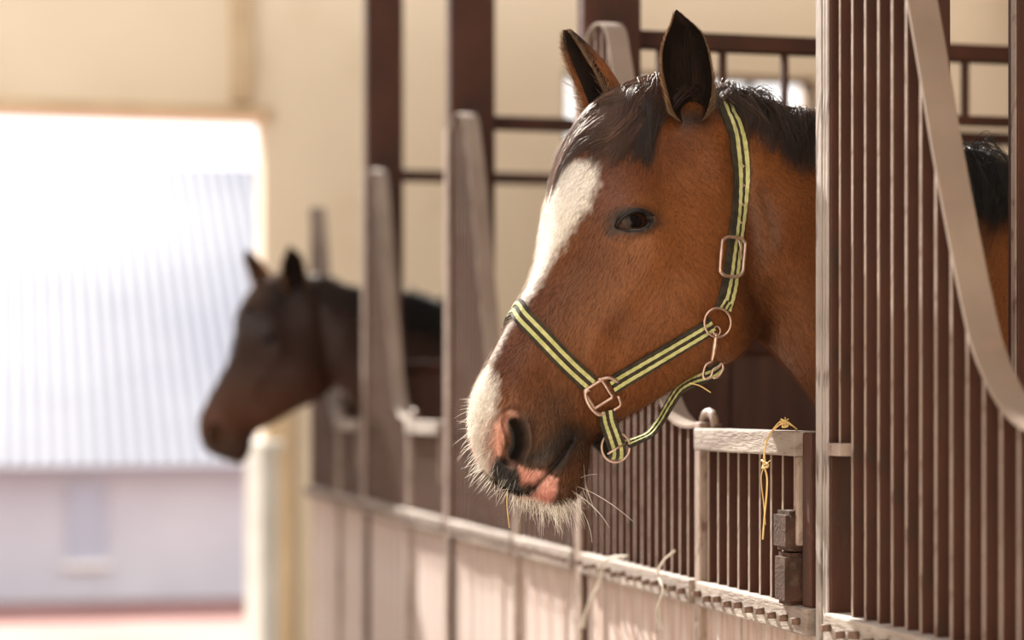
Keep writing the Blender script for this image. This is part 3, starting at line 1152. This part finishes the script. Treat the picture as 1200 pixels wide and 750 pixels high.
def finish_ear(data, side_flip):
    verts, faces, tt, ea, eb, bk, n, k = data
    N = len(verts)
    # inner skin: a little towards the opening
    vin = [v - bk * 0.0035 * (1 - .4 * t) for v, t in zip(verts, tt)]
    fo = [tuple(reversed(f)) for f in faces]
    fi = [tuple(N + i for i in f) for f in faces]
    rim = []
    for i in range(n - 1):
        rim.append((i * k, N + i * k, N + (i + 1) * k, (i + 1) * k))
        rim.append((i * k + k - 1, (i + 1) * k + k - 1, N + (i + 1) * k + k - 1, N + i * k + k - 1))
    me = mesh_from('ear', verts + vin, fo + rim + fi, None, True)
    me.materials.append(M['ear_out'])
    me.materials.append(M['ear_in'])
    mi = [0] * (len(fo) + len(rim)) + [1] * len(fi)
    me.polygons.foreach_set('material_index', mi)
    base, dark = np.array([0.15, 0.052, 0.018]), np.array([0.016, 0.011, 0.010])
    cc = np.zeros((2 * N, 4)); cc[:, 3] = 1
    for i, t in enumerate(tt + tt):
        f = np.clip((t - .55) / .3, 0, 1)
        cc[i, :3] = base * (1 - f) + dark * f
    at = me.color_attributes.new('coat', 'FLOAT_COLOR', 'POINT')
    at.data.foreach_set('color', cc.astype(np.float32).ravel())
    o = hpart('ear', me)
    return o


near1 = [(798, 143), (789, 130), (782, 107), (777, 85), (776, 64), (780, 45), (787, 28), (791, 13)]
near2 = [(823, 142), (829, 131), (834, 115), (836, 94), (833, 72), (829, 55), (820, 36), (793, 11)]
far1 = [(703, 152), (696, 136), (685, 107), (674, 81), (667, 62), (664, 48), (662, 35)]
far2 = [(728, 140), (721, 119), (712, 98), (700, 76), (690, 62), (678, 46), (667, 34)]
dn = ear(near1, near2, [.070, .085, .082], [.062, .085, .082], (.45, -.85, .1), .9, 1)
df = ear(far1, far2, [-.062, -.085, -.10], [-.030, -.060, -.092], (1, -.25, .12), 1.55, -1)
ear_n = finish_ear(dn, 1)
ear_f = finish_ear(df, -1)
# fringe hair along the ear edges and inside tufts
for dat, o in ((dn, ear_n), (df, ear_f)):
    verts, faces, tt, ea, eb, bk, n, k = dat
    ls, cl = [], []
    for edge, sgn_ in ((ea, -1), (eb, 1)):
        for i in range(n - 2):
            t = i / (n - 1)
            out = (edge[i] - (ea[i] + eb[i]) / 2).normalized() if (ea[i] - eb[i]).length > 1e-4 else Vector((1, 0, 0))
            along = (edge[i + 1] - edge[i]).normalized()
            for q in range(26 if t < .9 else 14):
                f = rng.random()
                p = edge[i].lerp(edge[i + 1], f) - bk * rng.uniform(-.002, .004)
                L__ = (.004 + .006 * (1 - t) * rng.random()) * (1.5 if t < .35 else 1)
                d = out * (.35 + rng.random() * .5) + along * .7 - bk * rng.normal(.3, .5)
                ls.append([p, p + d * L__ * .6, p + (d + along * .4) * L__])
                cl.append([.22, .12, .065] if rng.random() < .6 else [.55, .40, .27])  # lighter strands put the backlit rim glow into the hair colour
    # inside hair
    for q in range(1500):
        i = int(rng.integers(1, n - 6)); j = int(rng.integers(1, k - 1))
        p = verts[i * k + j] - bk * .003
        along = (verts[(i + 1) * k + j] - verts[i * k + j]).normalized()
        d = along * .8 - bk * (.5 + .5 * rng.random()) + Vector(rng.normal(0, .3, 3))
        L__ = .005 + .008 * rng.random() * (1 - i / n)
        ls.append([p, p + d * L__ * .6, p + (d + along * .5) * L__])
        cl.append([.022, .012, .008])
    h_ = hpart('ear_hair', hair_mesh('ear_hair', ls, .00025, M['fuzz'], np.array(cl)), o)
    h_['kind'] = 'stuff'


# ---- forelock and mane
def surf(px, py, h):
    r = hit(px, py)
    if r is None: return None
    return r[0] + r[1] * h


def lerp(a, b, t): return a + (b - a) * t


def forelock():
    """locks root between the ears and fall forward and down over the forehead"""
    lines, cl, rad = [], [], []
    K = 14
    NL = 230
    for q in range(NL):
        v = rng.random()
        ta = np.clip(rng.normal(.45, .3), 0, 1)
        root_l = np.clip(rng.normal(0.0, .020), -.05, .045 - .035 * ta)
        rp_ = np.array(onplane(lerp(748, 812, ta), lerp(110, 102, ta), 0))
        tipx = lerp(648, 762, v ** 1.25)
        tipy = np.interp(v, [0, .25, .5, .75, 1], [212, 208, 196, 182, 172]) + rng.normal(0, 13)
        if rng.random() < .2: tipy += 22 * rng.random()
        if rng.random() < .3: tipy -= 35 * rng.random()
        tl = lerp(-.05, .075, v) + rng.normal(0, .008)
        hgt = .004 + .022 * rng.random() ** 1.3
        bend = rng.normal(0, .012, 3)
        lockc = rng.random()
        for i in range(26):
            j = rng.normal(0, 1, 6)
            root = Vector((rp_[0] + j[0] * .007, root_l + j[1] * .006, rp_[2]))
            root = pushed(root + Vector((0, 0, -.012 - abs(root_l) * .22)), .001)
            sp_ = .35 + .65 * rng.random()
            tip = Vector(onplane(tipx + j[2] * 2, tipy + j[3] * 4, tl + j[4] * .002))
            tip = root.lerp(tip, rng.uniform(.86, 1.03))
            mid = root.lerp(tip, .5) + Vector((-.018 + bend[0] + j[5] * .003, (root.y + tip.y) * .12 + bend[1], .030 + bend[2]))
            pts = []
            for k in range(K):
                t = k / (K - 1)
                p = root * (1 - t) ** 2 + mid * 2 * t * (1 - t) + tip * t * t
                p = pushed(p, .0008 + abs(j[5]) * .0015 + hgt * math.sin(PI * min(t * .8 + .12, 1)) ** .8 * (1 - .5 * t))
                p = p + Vector((.0022 * math.sin(6 * t + q) , .003 * math.sin(5 * t + q * 2), 0)) * t
                pts.append(p)
            lines.append(pts)
            c = lerp(np.array([.016, .012, .012]) * (.6 + 1.3 * lockc * lockc), np.array([.34, .18, .125]), np.clip((1 - v) * .9 * lockc + .12 * rng.random(), 0, 1))
            cl.append(c)
            rad.append(.00038 + .0003 * rng.random())
    return lines, np.array(cl), np.array(rad)


L_, C_, R_ = forelock()
o = hpart('forelock', hair_mesh('forelock', L_, R_, M['hair'], C_)); o['kind'] = 'stuff'

# mane: rooted on the crest, falling mostly to the near side close behind the ears, in unruly tufts further back
lines, cl, rad = [], [], []
crest = [(sec[0]) for sec in SEC if sec[0][0] >= 815]
cp = catmull([onplane(*p) for p in crest] , 300)
cp = np.vstack([cp, catmull([cp[-1], (.74, 0, 1.70), (.84, 0, 1.67), (.92, 0, 1.65)], 60)])
for q in range(820):
    s_ = rng.random() ** .9
    if s_ < .05: continue
    side = 1 if rng.random() < .62 else -1
    c0_ = Vector(cp[int(s_ * (len(cp) - 1))])
    x = c0_.x
    near_f = np.clip((x - .03) / .2, 0, 1)
    lockL = (.035 + .075 * near_f) * (1 if side > 0 else 1.6) * (1.35 if x > .40 else 1) * rng.uniform(.65, 1.15)
    lup = (.011 + .013 * rng.random()) * (.6 + .5 * near_f) + (.028 * rng.random() if (x > .4 and rng.random() < .3) else 0)
    fwd = rng.normal(.15, .32)
    lc = rng.random()
    curl, lat0 = rng.normal(0, .012), rng.normal(0, .012)
    stray = rng.random() < .12
    for i in range(22):
        p = c0_ + Vector((rng.normal(0, .006), lat0 + rng.normal(0, .004), 0))
        L0 = lockL * rng.uniform(.75, 1.05)
        up = lup * rng.uniform(.8, 1.15) + (.018 * rng.random() if stray else 0)
        f2 = fwd + rng.normal(0, .07)
        root = pushed(p, -.001)
        pts = []
        K = 9
        for k in range(K):
            t = k / (K - 1)
            q_ = root + Vector((f2 * L0 * t + curl * math.sin(4 * t), side * (L0 * .50) * t ** .8, up * math.sin(PI * min(.15 + t * .75, 1)) - L0 * .75 * t ** 1.8))
            if t > .35: q_ = pushed(q_, .002 + .010 * (1 - t))
            pts.append(q_)
        lines.append(pts)
        base_c = np.array([.035, .019, .013]) * (.6 + 2.6 * lc * lc)
        if x > .36: base_c = np.array([.011, .009, .009]) * (.7 + lc)
        cl.append(base_c)
        rad.append(.00035 + .00035 * rng.random())
o = hpart('mane', hair_mesh('mane', lines, np.array(rad), M['hair'], np.array(cl))); o['kind'] = 'stuff'

# ---- whiskers
lines, rad = [], []


def whisk(p, d, L0, droop, r):
    pts = []
    side = Vector(rng.normal(0, .25, 3))
    for k in range(7):
        t = k / 6
        pts.append(p + d * L0 * t + Vector((0, 0, -droop * L0 * t * t)) + side * L0 * .35 * t * t)
    lines.append(pts); rad.append(r)


for i in range(115):       # upper lip and nose, along the front line
    z = rng.uniform(1.332, 1.478) if rng.random() < .75 else rng.uniform(1.332, 1.40)
    f = front(z)
    if f[0] is None: continue
    y0 = rng.uniform(-.035, .04)
    loc, nor, idx, dist = bvh.ray_cast(Vector((-1, y0, z)), Vector((1, 0, 0)))
    if loc is None: continue
    if nor.x > 0: nor = -nor
    d = (nor + Vector((0, 0, -.25)) + Vector(rng.normal(0, .25, 3))).normalized()
    whisk(loc, d, rng.uniform(.010, .028) * (1.2 if z < 1.40 else 1), .15, .00036)
for i in range(230):       # chin and lower lip
    px, py = rng.uniform(612, 690), 0
    py = np.interp(px, [606, 620, 645, 665, 690], [570, 578, 585, 584, 545]) - rng.uniform(0, 14)
    r = hit(px, py)
    if r is None: continue
    loc, nor = r
    y = rng.uniform(-.9, 1.0) * loc.y
    loc = Vector((loc.x, y, loc.z - .0))
    l2, n2, _i, _d = bvh.find_nearest(Vector((loc.x, y, loc.z - .03)))
    d = (Vector((.10 + (px - 640) * .006, .1, -1)) + Vector(rng.normal(0, .28, 3))).normalized()
    L0 = rng.uniform(.014, .042) * (1.2 if px > 640 else .9)
    whisk(l2, d, L0, rng.uniform(-.2, .2), .00032)
for (px, py, tx, ty, b1) in ((676, 570, 742, 611, -12), (670, 575, 714, 618, 6), (680, 560, 700, 556, -3), (664, 583, 694, 636, 14), (672, 578, 700, 600, -6),
                             (684, 545, 690, 597, -8), (652, 586, 660, 622, 3), (640, 586, 642, 618, 2), (646, 586, 650, 628, 4), (658, 584, 676, 622, 5),
                             (690, 510, 697, 472, 6), (600, 573, 576, 576, 2), (562, 470, 538, 468, 1), (556, 500, 530, 522, 2), (565, 545, 546, 560, 1)):
    r = hit(px, py) or hit(px + 4, py - 4)
    if r is None: continue
    p0 = r[0]
    p3 = Vector(onplane(tx, ty, p0.y * .8))
    mid = (p0 + p3) / 2 + Vector((b1 * PXM * .6, .01, abs(b1) * PXM))
    lines.append([p0 * (1 - t) ** 2 + mid * 2 * t * (1 - t) + p3 * t * t for t in np.linspace(0, 1, 7)])
    rad.append(.00045)
o = hpart('whiskers', hair_mesh('whiskers', lines, np.array(rad), M['whisker'], np.tile([[.88, .84, .78]], (len(lines), 1)))); o['kind'] = 'stuff'
o['label'] = 'long white chin and muzzle whiskers'

# ------------------------------------------------------------------ the halter
def web_mat(name, c1, c2):
    m = noise_mat(name, c1, c2, 90, .8, 0, .0, (1, 1, 1), None, spec=.2)
    nt = m.node_tree; b = nt.nodes['Principled BSDF']
    tc = nt.nodes.new('ShaderNodeTexCoord')
    ck = nt.nodes.new('ShaderNodeTexChecker'); ck.inputs['Scale'].default_value = 900
    bp = nt.nodes.new('ShaderNodeBump'); bp.inputs['Strength'].default_value = .5; bp.inputs['Distance'].default_value = .0005
    nt.links.new(tc.outputs['Object'], ck.inputs['Vector']); nt.links.new(ck.outputs['Fac'], bp.inputs['Height']); nt.links.new(bp.outputs[0], b.inputs['Normal'])
    return m


M['web_dark'] = web_mat('dark_webbing', (0.022, 0.019, 0.014), (0.045, 0.038, 0.026))
M['web_lime'] = web_mat('lime_webbing', (0.34, 0.35, 0.13), (0.48, 0.48, 0.24))
M['metal'] = noise_mat('bronze_hardware', (0.42, 0.28, 0.22), (0.60, 0.44, 0.37), 60, .35, .8, .25)

halter = bpy.data.objects.new('halter', None)
col.objects.link(halter)
halter.matrix_world = TOW
tag(halter, 'black halter with two lime yellow stripes and bronze rings on the near horse head', 'halter')
PAT = [(.0, 0), (.17, 1), (.38, 0), (.60, 1), (.81, 0), (1.0, 0)]


def strap(name, pts, nrms, width, pat=PAT, th=.0032, lift=.0015, n=None, conform=True, off=0.0, parent=None):
    n = n or max(12, int(len(pts) * 5))
    P = catmull([list(p) + list(q) for p, q in zip(pts, nrms)], n)
    us = [u for u, _ in pat]
    verts, faces, mi = [], [], []
    xs = []
    for (u, c), (u2, _) in zip(pat[:-1], pat[1:]):
        xs += [(u, c), (u2, c)]
    prof = []                      # across positions with raised stripes
    for q in range(0, len(xs), 2):
        (ua, c), (ub, _) = xs[q], xs[q + 1]
        if ub <= ua: continue
        prof.append((ua, c)); prof.append((ub, c))
    m_ = len(prof)
    for i in range(n):
        p, q = Vector(P[i][:3]), Vector(P[i][3:]).normalized()
        a, b_ = Vector(P[max(i - 1, 0)][:3]), Vector(P[min(i + 1, n - 1)][:3])
        t = (b_ - a).normalized()
        c = t.cross(q).normalized()
        q = c.cross(t).normalized()
        for (u, s_) in prof:
            w = (u - .5) * width + off
            v = p + c * w
            if conform: v = pushed(v, lift)
            verts.append(v + q * (th + (.0009 if s_ else 0) + (.0004 * math.sin(i * 1.7 + u * 9) if s_ else 0)))
        for u in (1.0, 0.0):
            v = p + c * ((u - .5) * width + off)
            if conform: v = pushed(v, lift)
            verts.append(v - q * .0005)
    M_ = m_ + 2
    for i in range(n - 1):
        for j in range(M_):
            j2 = (j + 1) % M_
            faces.append((i * M_ + j, i * M_ + j2, (i + 1) * M_ + j2, (i + 1) * M_ + j))
            c = prof[j][1] if (j < m_ - 1 and j % 2 == 0) else 0
            mi.append(c)
    faces.append(tuple(range(M_ - 1, -1, -1))); mi.append(0)
    faces.append(tuple((n - 1) * M_ + j for j in range(M_))); mi.append(0)
    me = mesh_from(name, verts, faces, None, False)
    me.materials.append(M['web_dark']); me.materials.append(M['web_lime'])
    me.polygons.foreach_set('material_index', mi)
    o = link(name, me, None, parent or halter)
    return o


def onsurf(pix, h=.002):
    P_, N_ = [], []
    for p in pix:
        r = hit(*p)
        if r is None: continue
        P_.append(r[0] + r[1] * h); N_.append(r[1])
    # smooth the normals
    N2 = []
    for i in range(len(N_)):
        s_ = sum((N_[j] for j in range(max(0, i - 1), min(len(N_), i + 2))), Vector())
        N2.append(s_.normalized())
    return P_, N2


def mirror_pn(P_, N_):
    return [refl(p) for p in P_][::-1], [refl(q) for q in N_][::-1]


# noseband over the bridge
pix = [(614, 372), (626, 385), (640, 400), (655, 416), (670, 431), (682, 442), (692, 451)]
P_, N_ = onsurf(pix)
fz = Vector(onplane(604, 361))
fl, fn = front(fz.z)
Pm, Nm = mirror_pn(P_, N_)
strap('noseband', Pm + [fl + fn * .002] + P_, Nm + [fn] + N_, .027, n=110)
# cheek piece
pix = [(716, 452), (730, 443), (750, 431), (775, 416), (800, 401), (820, 389), (834, 380)]
P_, N_ = onsurf(pix)
cheek = (P_, N_)
strap('cheek_strap', P_, N_, .0265, n=60)
Pm, Nm = mirror_pn(P_, N_)
strap('cheek_strap', Pm, Nm, .0265, n=60)
# crown piece: from the ring up behind the ear and over the poll
pix = [(846, 362), (851, 345), (855, 325), (858, 300), (861, 275), (864, 250), (866, 225), (867, 200), (865, 175), (860, 152), (852, 134)]
P_, N_ = onsurf(pix)
tt_ = Vector(onplane(838, 112))
loc, nor, _, _ = bvh.ray_cast(Vector((tt_.x, 0, 3)), Vector((0, 0, -1)))
if nor.z < 0: nor = -nor
Pm, Nm = mirror_pn(P_, N_)
CPAT = [(.0, 0), (.36, 1), (.54, 0), (.74, 1), (.93, 0), (1.0, 0)]
CPATM = [(.0, 0), (.06, 1), (.28, 0), (.44, 1), (.66, 0), (1.0, 0)]
crown = strap('crown_strap', P_ + [loc + nor * .002] + Pm, N_ + [nor] + Nm, .029, pat=CPATM, n=190)
# eyelets in the crown strap
for p in ((869, 196), (868, 218), (866, 241), (864, 262)):
    r = hit(*p)
    if r is None: continue
    c = r[0] + r[1] * .0075
    tq = Vector((0, 0, 1)); sq = r[1].cross(tq).normalized(); tq = sq.cross(r[1])
    pts = [c + (sq * math.cos(a) * .0017 + tq * math.sin(a) * .0017) for a in np.linspace(0, 2 * PI, 12, endpoint=False)]
    link('eyelet', tube_mesh('eyelet', pts, .0006, M['metal'], 6, True), None, crown)


def frame_at(px, py, h):
    r = hit(px, py)
    if r is None: r = (Vector(onplane(px, py, .05)), Vector((0, 1, 0)))
    return r[0] + r[1] * h, r[1]


def loop_on(name, pix, r, h, parent=None, mat=None, n=60):
    """closed metal loop drawn through pixels, lying in the plane facing the surface normal at its middle"""
    cx = sum(p[0] for p in pix) / len(pix); cy = sum(p[1] for p in pix) / len(pix)
    c, nrm = frame_at(cx, cy, h)
    L3 = []
    for p in pix:
        d = Vector(rayL(*p)); o_ = Vector(camL)
        t = (c - o_).dot(nrm) / d.dot(nrm)
        L3.append(o_ + d * t)
    P = catmull([list(v) for v in L3 + L3[:1]], n + 1)[:-1]
    return link(name, tube_mesh(name, [Vector(v) for v in P], r, mat or M['metal'], 10, True), None, parent or halter), c, nrm


def circ(cx, cy, rx, ry, n=16, rot=0):
    return [(cx + rx * math.cos(a) * math.cos(rot) - ry * math.sin(a) * math.sin(rot), cy + rx * math.cos(a) * math.sin(rot) + ry * math.sin(a) * math.cos(rot))
            for a in np.linspace(0, 2 * PI, n, endpoint=False)]


def rrect(cx, cy, hw, hh, cr, rot=0):
    out = []
    for (sx_, sy_, a0) in ((1, 1, 0), (-1, 1, PI / 2), (-1, -1, PI), (1, -1, 1.5 * PI)):
        for a in np.linspace(a0 + .1, a0 + PI / 2 - .1, 4):
            out.append((sx_ * (hw - cr) + cr * math.cos(a), sy_ * (hh - cr) + cr * math.sin(a)))
    return [(cx + x * math.cos(rot) - y * math.sin(rot), cy + x * math.sin(rot) + y * math.cos(rot)) for x, y in out]


loop_on('buckle', rrect(858.5, 301, 13.5, 23, 9, .08), .0025, .011)
a_, na = frame_at(858, 280, .011); b2, nb2 = frame_at(862, 305, .010)
link('buckle_prong', tube_mesh('buckle_prong', [a_, a_.lerp(b2, .5) + na * .002, b2], .0013, M['metal'], 8), None, halter)
loop_on('cheek_ring', circ(841, 378, 15.5, 17), .0017, .010)
for px, py, ro in ((846, 355, .12),):
    P_, N_ = onsurf([(849, 352), (846, 357), (843, 362)], .004)
    strap('keeper', P_, N_, .020, n=8)
# square ring with rounded outer rim joining noseband, cheek and chin straps
loop_on('square_ring', rrect(701, 462, 12.5, 12, 2.5, -.56), .0023, .008, n=70)
rim = [(688, 456), (683, 460), (685, 470), (691, 479), (699, 484), (705, 482)]
P_, N_ = onsurf(rim, .008)
link('ring_rim', tube_mesh('ring_rim', [Vector(v) for v in catmull([list(p) for p in P_], 24)], .0030, M['metal'], 8), None, halter)
rim = [(700, 443), (712, 441), (722, 446)]
P_, N_ = onsurf(rim, .008)
link('ring_rim', tube_mesh('ring_rim', [Vector(v) for v in catmull([list(p) for p in P_], 12)], .0024, M['metal'], 8), None, halter)
rim = [(722, 462), (724, 472), (716, 478)]
P_, N_ = onsurf(rim, .008)
link('ring_rim', tube_mesh('ring_rim', [Vector(v) for v in catmull([list(p) for p in P_], 12)], .0022, M['metal'], 8), None, halter)

# chin strap: down from the square ring, under the jaw, to the same ring on the other side
A1, AN = frame_at(708, 480, .005)
l0 = A1.y
q1 = Vector(onplane(712, 495, l0 * .97)); q2 = Vector(onplane(718, 511, l0 * .80)); q3 = Vector(onplane(723, 526, l0 * .45)); q4 = Vector(onplane(722, 535, 0))
cn = Vector((.15, 1, -.1)).normalized()
pts = [A1, q1, q2, q3]
nr = [AN, cn, Vector((.1, .95, -.3)), Vector((.05, .8, -.6))]
Pm, Nm = mirror_pn(pts, nr)
strap('chin_strap', pts + [q4] + Pm, nr + [Vector((0, 0, -1))] + Nm, .0255, n=90, conform=False)


def free_loop(name, pix, l, r, parent=None):
    P = [Vector(onplane(p[0], p[1], l)) for p in pix]
    P = catmull([list(v) for v in P + P[:1]], 61)[:-1]
    return link(name, tube_mesh(name, [Vector(v) for v in P], r, M['metal'], 10, True), None, parent or halter)


free_loop('chin_ring', circ(721.5, 524, 16.5, 17.5), l0 * .62, .0017)
cb = [Vector(onplane(712, 532, l0 * .66)), Vector(onplane(733, 519, l0 * .66))]
link('ring_bar', tube_mesh('ring_bar', cb, .0016, M['metal'], 8), None, halter)

# throat strap: from the chin ring to the snap hook under the jaw
tp = [(734, 521, .55), (748, 516, .5), (762, 509, .45), (774, 494, .42), (785, 475, .45), (797, 457, .55), (810, 448, .75), (822, 443, .95), (833, 437, 1.1)]
P_ = [Vector(onplane(x, y, l0 * q)) for x, y, q in tp]
nn = [Vector((-.55, .55, .60)), Vector((-.4, .35, .85)), Vector((-.6, .30, .75)), Vector((-.78, .30, .60)), Vector((-.80, .32, .50)), Vector((-.7, .5, .6)), Vector((-.3, .8, .6)),
      Vector((0, .9, .5)), Vector((0, 1, .2))]
strap('throat_strap', P_, nn, .019, n=70, conform=False, th=.0025)
P_ = [Vector(onplane(x, y, l0 * 1.15)) for x, y in ((826, 441), (836, 437), (845, 430))]
strap('strap_end', P_, [Vector((0, 1, .1))] * 3, .018, n=14, conform=False)

# snap hook
c0, n0 = frame_at(840, 392, .010)
hx = [(839, 390), (838, 402), (836, 416), (834, 424)]
P_ = [Vector(onplane(x, y, c0.y + .002)) for x, y in hx]
hook = bpy.data.objects.new('snap_hook', None)
link('snap_hook', tube_mesh('snap_hook', [Vector(v) for v in catmull([list(p) for p in P_], 12)], .0028, M['metal'], 10, taper=lambda t: .75 + .45 * math.sin(PI * t)), None, halter)
sh = halter.children[-1]
free_loop('swivel_eye', circ(840, 388, 4, 5.5), c0.y + .001, .0013, sh)
hp = [(834, 424), (828, 427), (825, 433), (824, 441), (828, 444), (833, 441), (836, 433), (842, 430), (846, 426), (847, 433), (842, 441), (836, 443)]
P_ = [Vector(onplane(x, y, c0.y + .004)) for x, y in hp]
link('hook_loop', tube_mesh('hook_loop', [Vector(v) for v in catmull([list(p) for p in P_], 50)], .0017, M['metal'], 8), None, sh)

# ---- straw pieces
M['straw'] = noise_mat('straw', (0.50, 0.32, 0.10), (0.68, 0.48, 0.20), 30, .6, 0, .2)


def straw(label, pts, r=.0010, mat=None, name='straw'):
    P = catmull([list(p) for p in pts], 14)
    o = link(name, tube_mesh(name, [Vector(v) for v in P], r, mat or M['straw'], 6))
    o.matrix_world = TOW
    return tag(o, label, 'straw')


straw('yellow straw blade caught on the halter strap below the snap hook', [onplane(808, 449, l0 * 1.0), onplane(820, 452, l0 * 1.05), onplane(833, 460, l0 * 1.1)])
straw('thin straw blade hanging from the near horse upper lip', [onplane(595, 573, .02), onplane(594, 592, .022), onplane(597, 619, .024)], .0007)


# ------------------------------------------------------------------ twine and wisps on the stall fronts
def wline(pts, r, name, parent=None, mat=None):
    P = catmull([list(p) for p in pts], max(10, 6 * len(pts)))
    return link(name, tube_mesh(name, [Vector(v) for v in P], r, mat or M['straw'], 6), None, parent)


def fpt(px, py, dx=0.0):
    """point on the plane of the stall fronts (moved dx towards the aisle) under a photo pixel"""
    d = RV * ((px - 600) / FPX) + FV + ZV * ((HOR - py) / FPX)
    return CAM + d * ((FX - dx) / d.x)


tw = thing('twine', 'yellow baling twine knotted over the top board of the near gate', 'twine', fpt(918, 500, .02))
off = tw.location
A = lambda px, py, dx=.022: fpt(px, py, dx) - off
wline([A(936, 507, -.02), A(930, 500, 0), A(921, 494, .01), A(912, 499, .02), A(903, 508), A(898, 520), A(895, 535), A(894, 545)], .0011, 'strand', tw)
wline([A(934, 503, 0), A(925, 497, .01), A(915, 494, .015), A(906, 503, .024), A(899, 515, .025), A(896, 530, .025), A(897, 542, .025)], .0010, 'strand', tw)
wline([A(895, 545), A(899, 560), A(898, 585), A(896, 605), A(894, 632)], .0014, 'strand', tw)
wline([A(896, 545), A(892, 560), A(895, 590), A(897, 615)], .0008, 'strand', tw)
for cx_k, cy_k in ((919, 496), (896, 544)):
    kp = [A(cx_k + 5 * math.sin(3 * t + 1) * math.cos(t), cy_k + 4.5 * math.sin(2 * t), .02 + .006 * math.cos(3 * t)) for t in np.linspace(0, 2 * PI, 18)]
    wline(kp, .0014, 'knot', tw)
    for q in range(5):
        e = A(cx_k + rng.uniform(-10, 10), cy_k + rng.uniform(-8, 7), .03)
        wline([A(cx_k, cy_k, .024), A(cx_k + rng.uniform(-4, 4), cy_k + rng.uniform(-4, 4), .028), e], .0006, 'frayed_end', tw)
M['pale_twine'] = noise_mat('pale_twine', (0.36, 0.32, 0.27), (0.48, 0.43, 0.37), 30, .7, 0, .2)
for lab, pl in (('pale frayed twine looped over the bolted rail left of the gate post', [(790, 645), (779, 657), (770, 672), (776, 690), (772, 715), (775, 740)]),
                ('pale limp twine hanging on the blurred rail below the horse chin', [(734, 652), (716, 655), (705, 664), (700, 684), (690, 705), (682, 735)])):
    t = thing('twine', lab, 'twine', fpt(*pl[0], .02))
    off = t.location
    for q in range(3):
        wline([fpt(x + rng.uniform(-3, 3), y + rng.uniform(-2, 2), .03 + .008 * q) - off for x, y in pl], .0015, 'strand', t, M['pale_twine'])

# ------------------------------------------------------------------ the far horse: the same build, two stalls on
horse2 = horse.copy()
col.objects.link(horse2)
horse2.matrix_world = Matrix.Translation((-0.03, 3.95, -0.04)) @ TOW
horse2['label'] = 'out of focus dark bay horse leaning out of a stall far down the row'
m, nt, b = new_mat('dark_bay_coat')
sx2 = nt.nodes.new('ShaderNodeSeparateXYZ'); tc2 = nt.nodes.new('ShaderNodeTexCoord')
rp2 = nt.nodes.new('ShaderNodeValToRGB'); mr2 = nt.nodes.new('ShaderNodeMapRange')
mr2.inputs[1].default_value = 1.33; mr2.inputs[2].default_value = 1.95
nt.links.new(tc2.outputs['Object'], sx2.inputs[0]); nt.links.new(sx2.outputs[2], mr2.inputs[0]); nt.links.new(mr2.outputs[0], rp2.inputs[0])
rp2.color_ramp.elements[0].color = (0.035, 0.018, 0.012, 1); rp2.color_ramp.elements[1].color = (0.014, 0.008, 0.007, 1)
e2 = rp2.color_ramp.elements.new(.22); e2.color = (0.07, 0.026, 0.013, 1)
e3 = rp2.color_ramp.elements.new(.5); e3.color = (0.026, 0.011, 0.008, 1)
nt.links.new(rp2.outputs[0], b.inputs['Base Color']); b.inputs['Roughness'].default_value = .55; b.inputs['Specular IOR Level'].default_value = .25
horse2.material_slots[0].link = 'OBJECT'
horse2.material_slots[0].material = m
for ch in list(horse.children):
    if ch.name.startswith('coat_hair') or ch.name.startswith('whiskers'): continue
    c = ch.copy(); col.objects.link(c); c.parent = horse2
    for g in ch.children:
        d = g.copy(); col.objects.link(d); d.parent = c
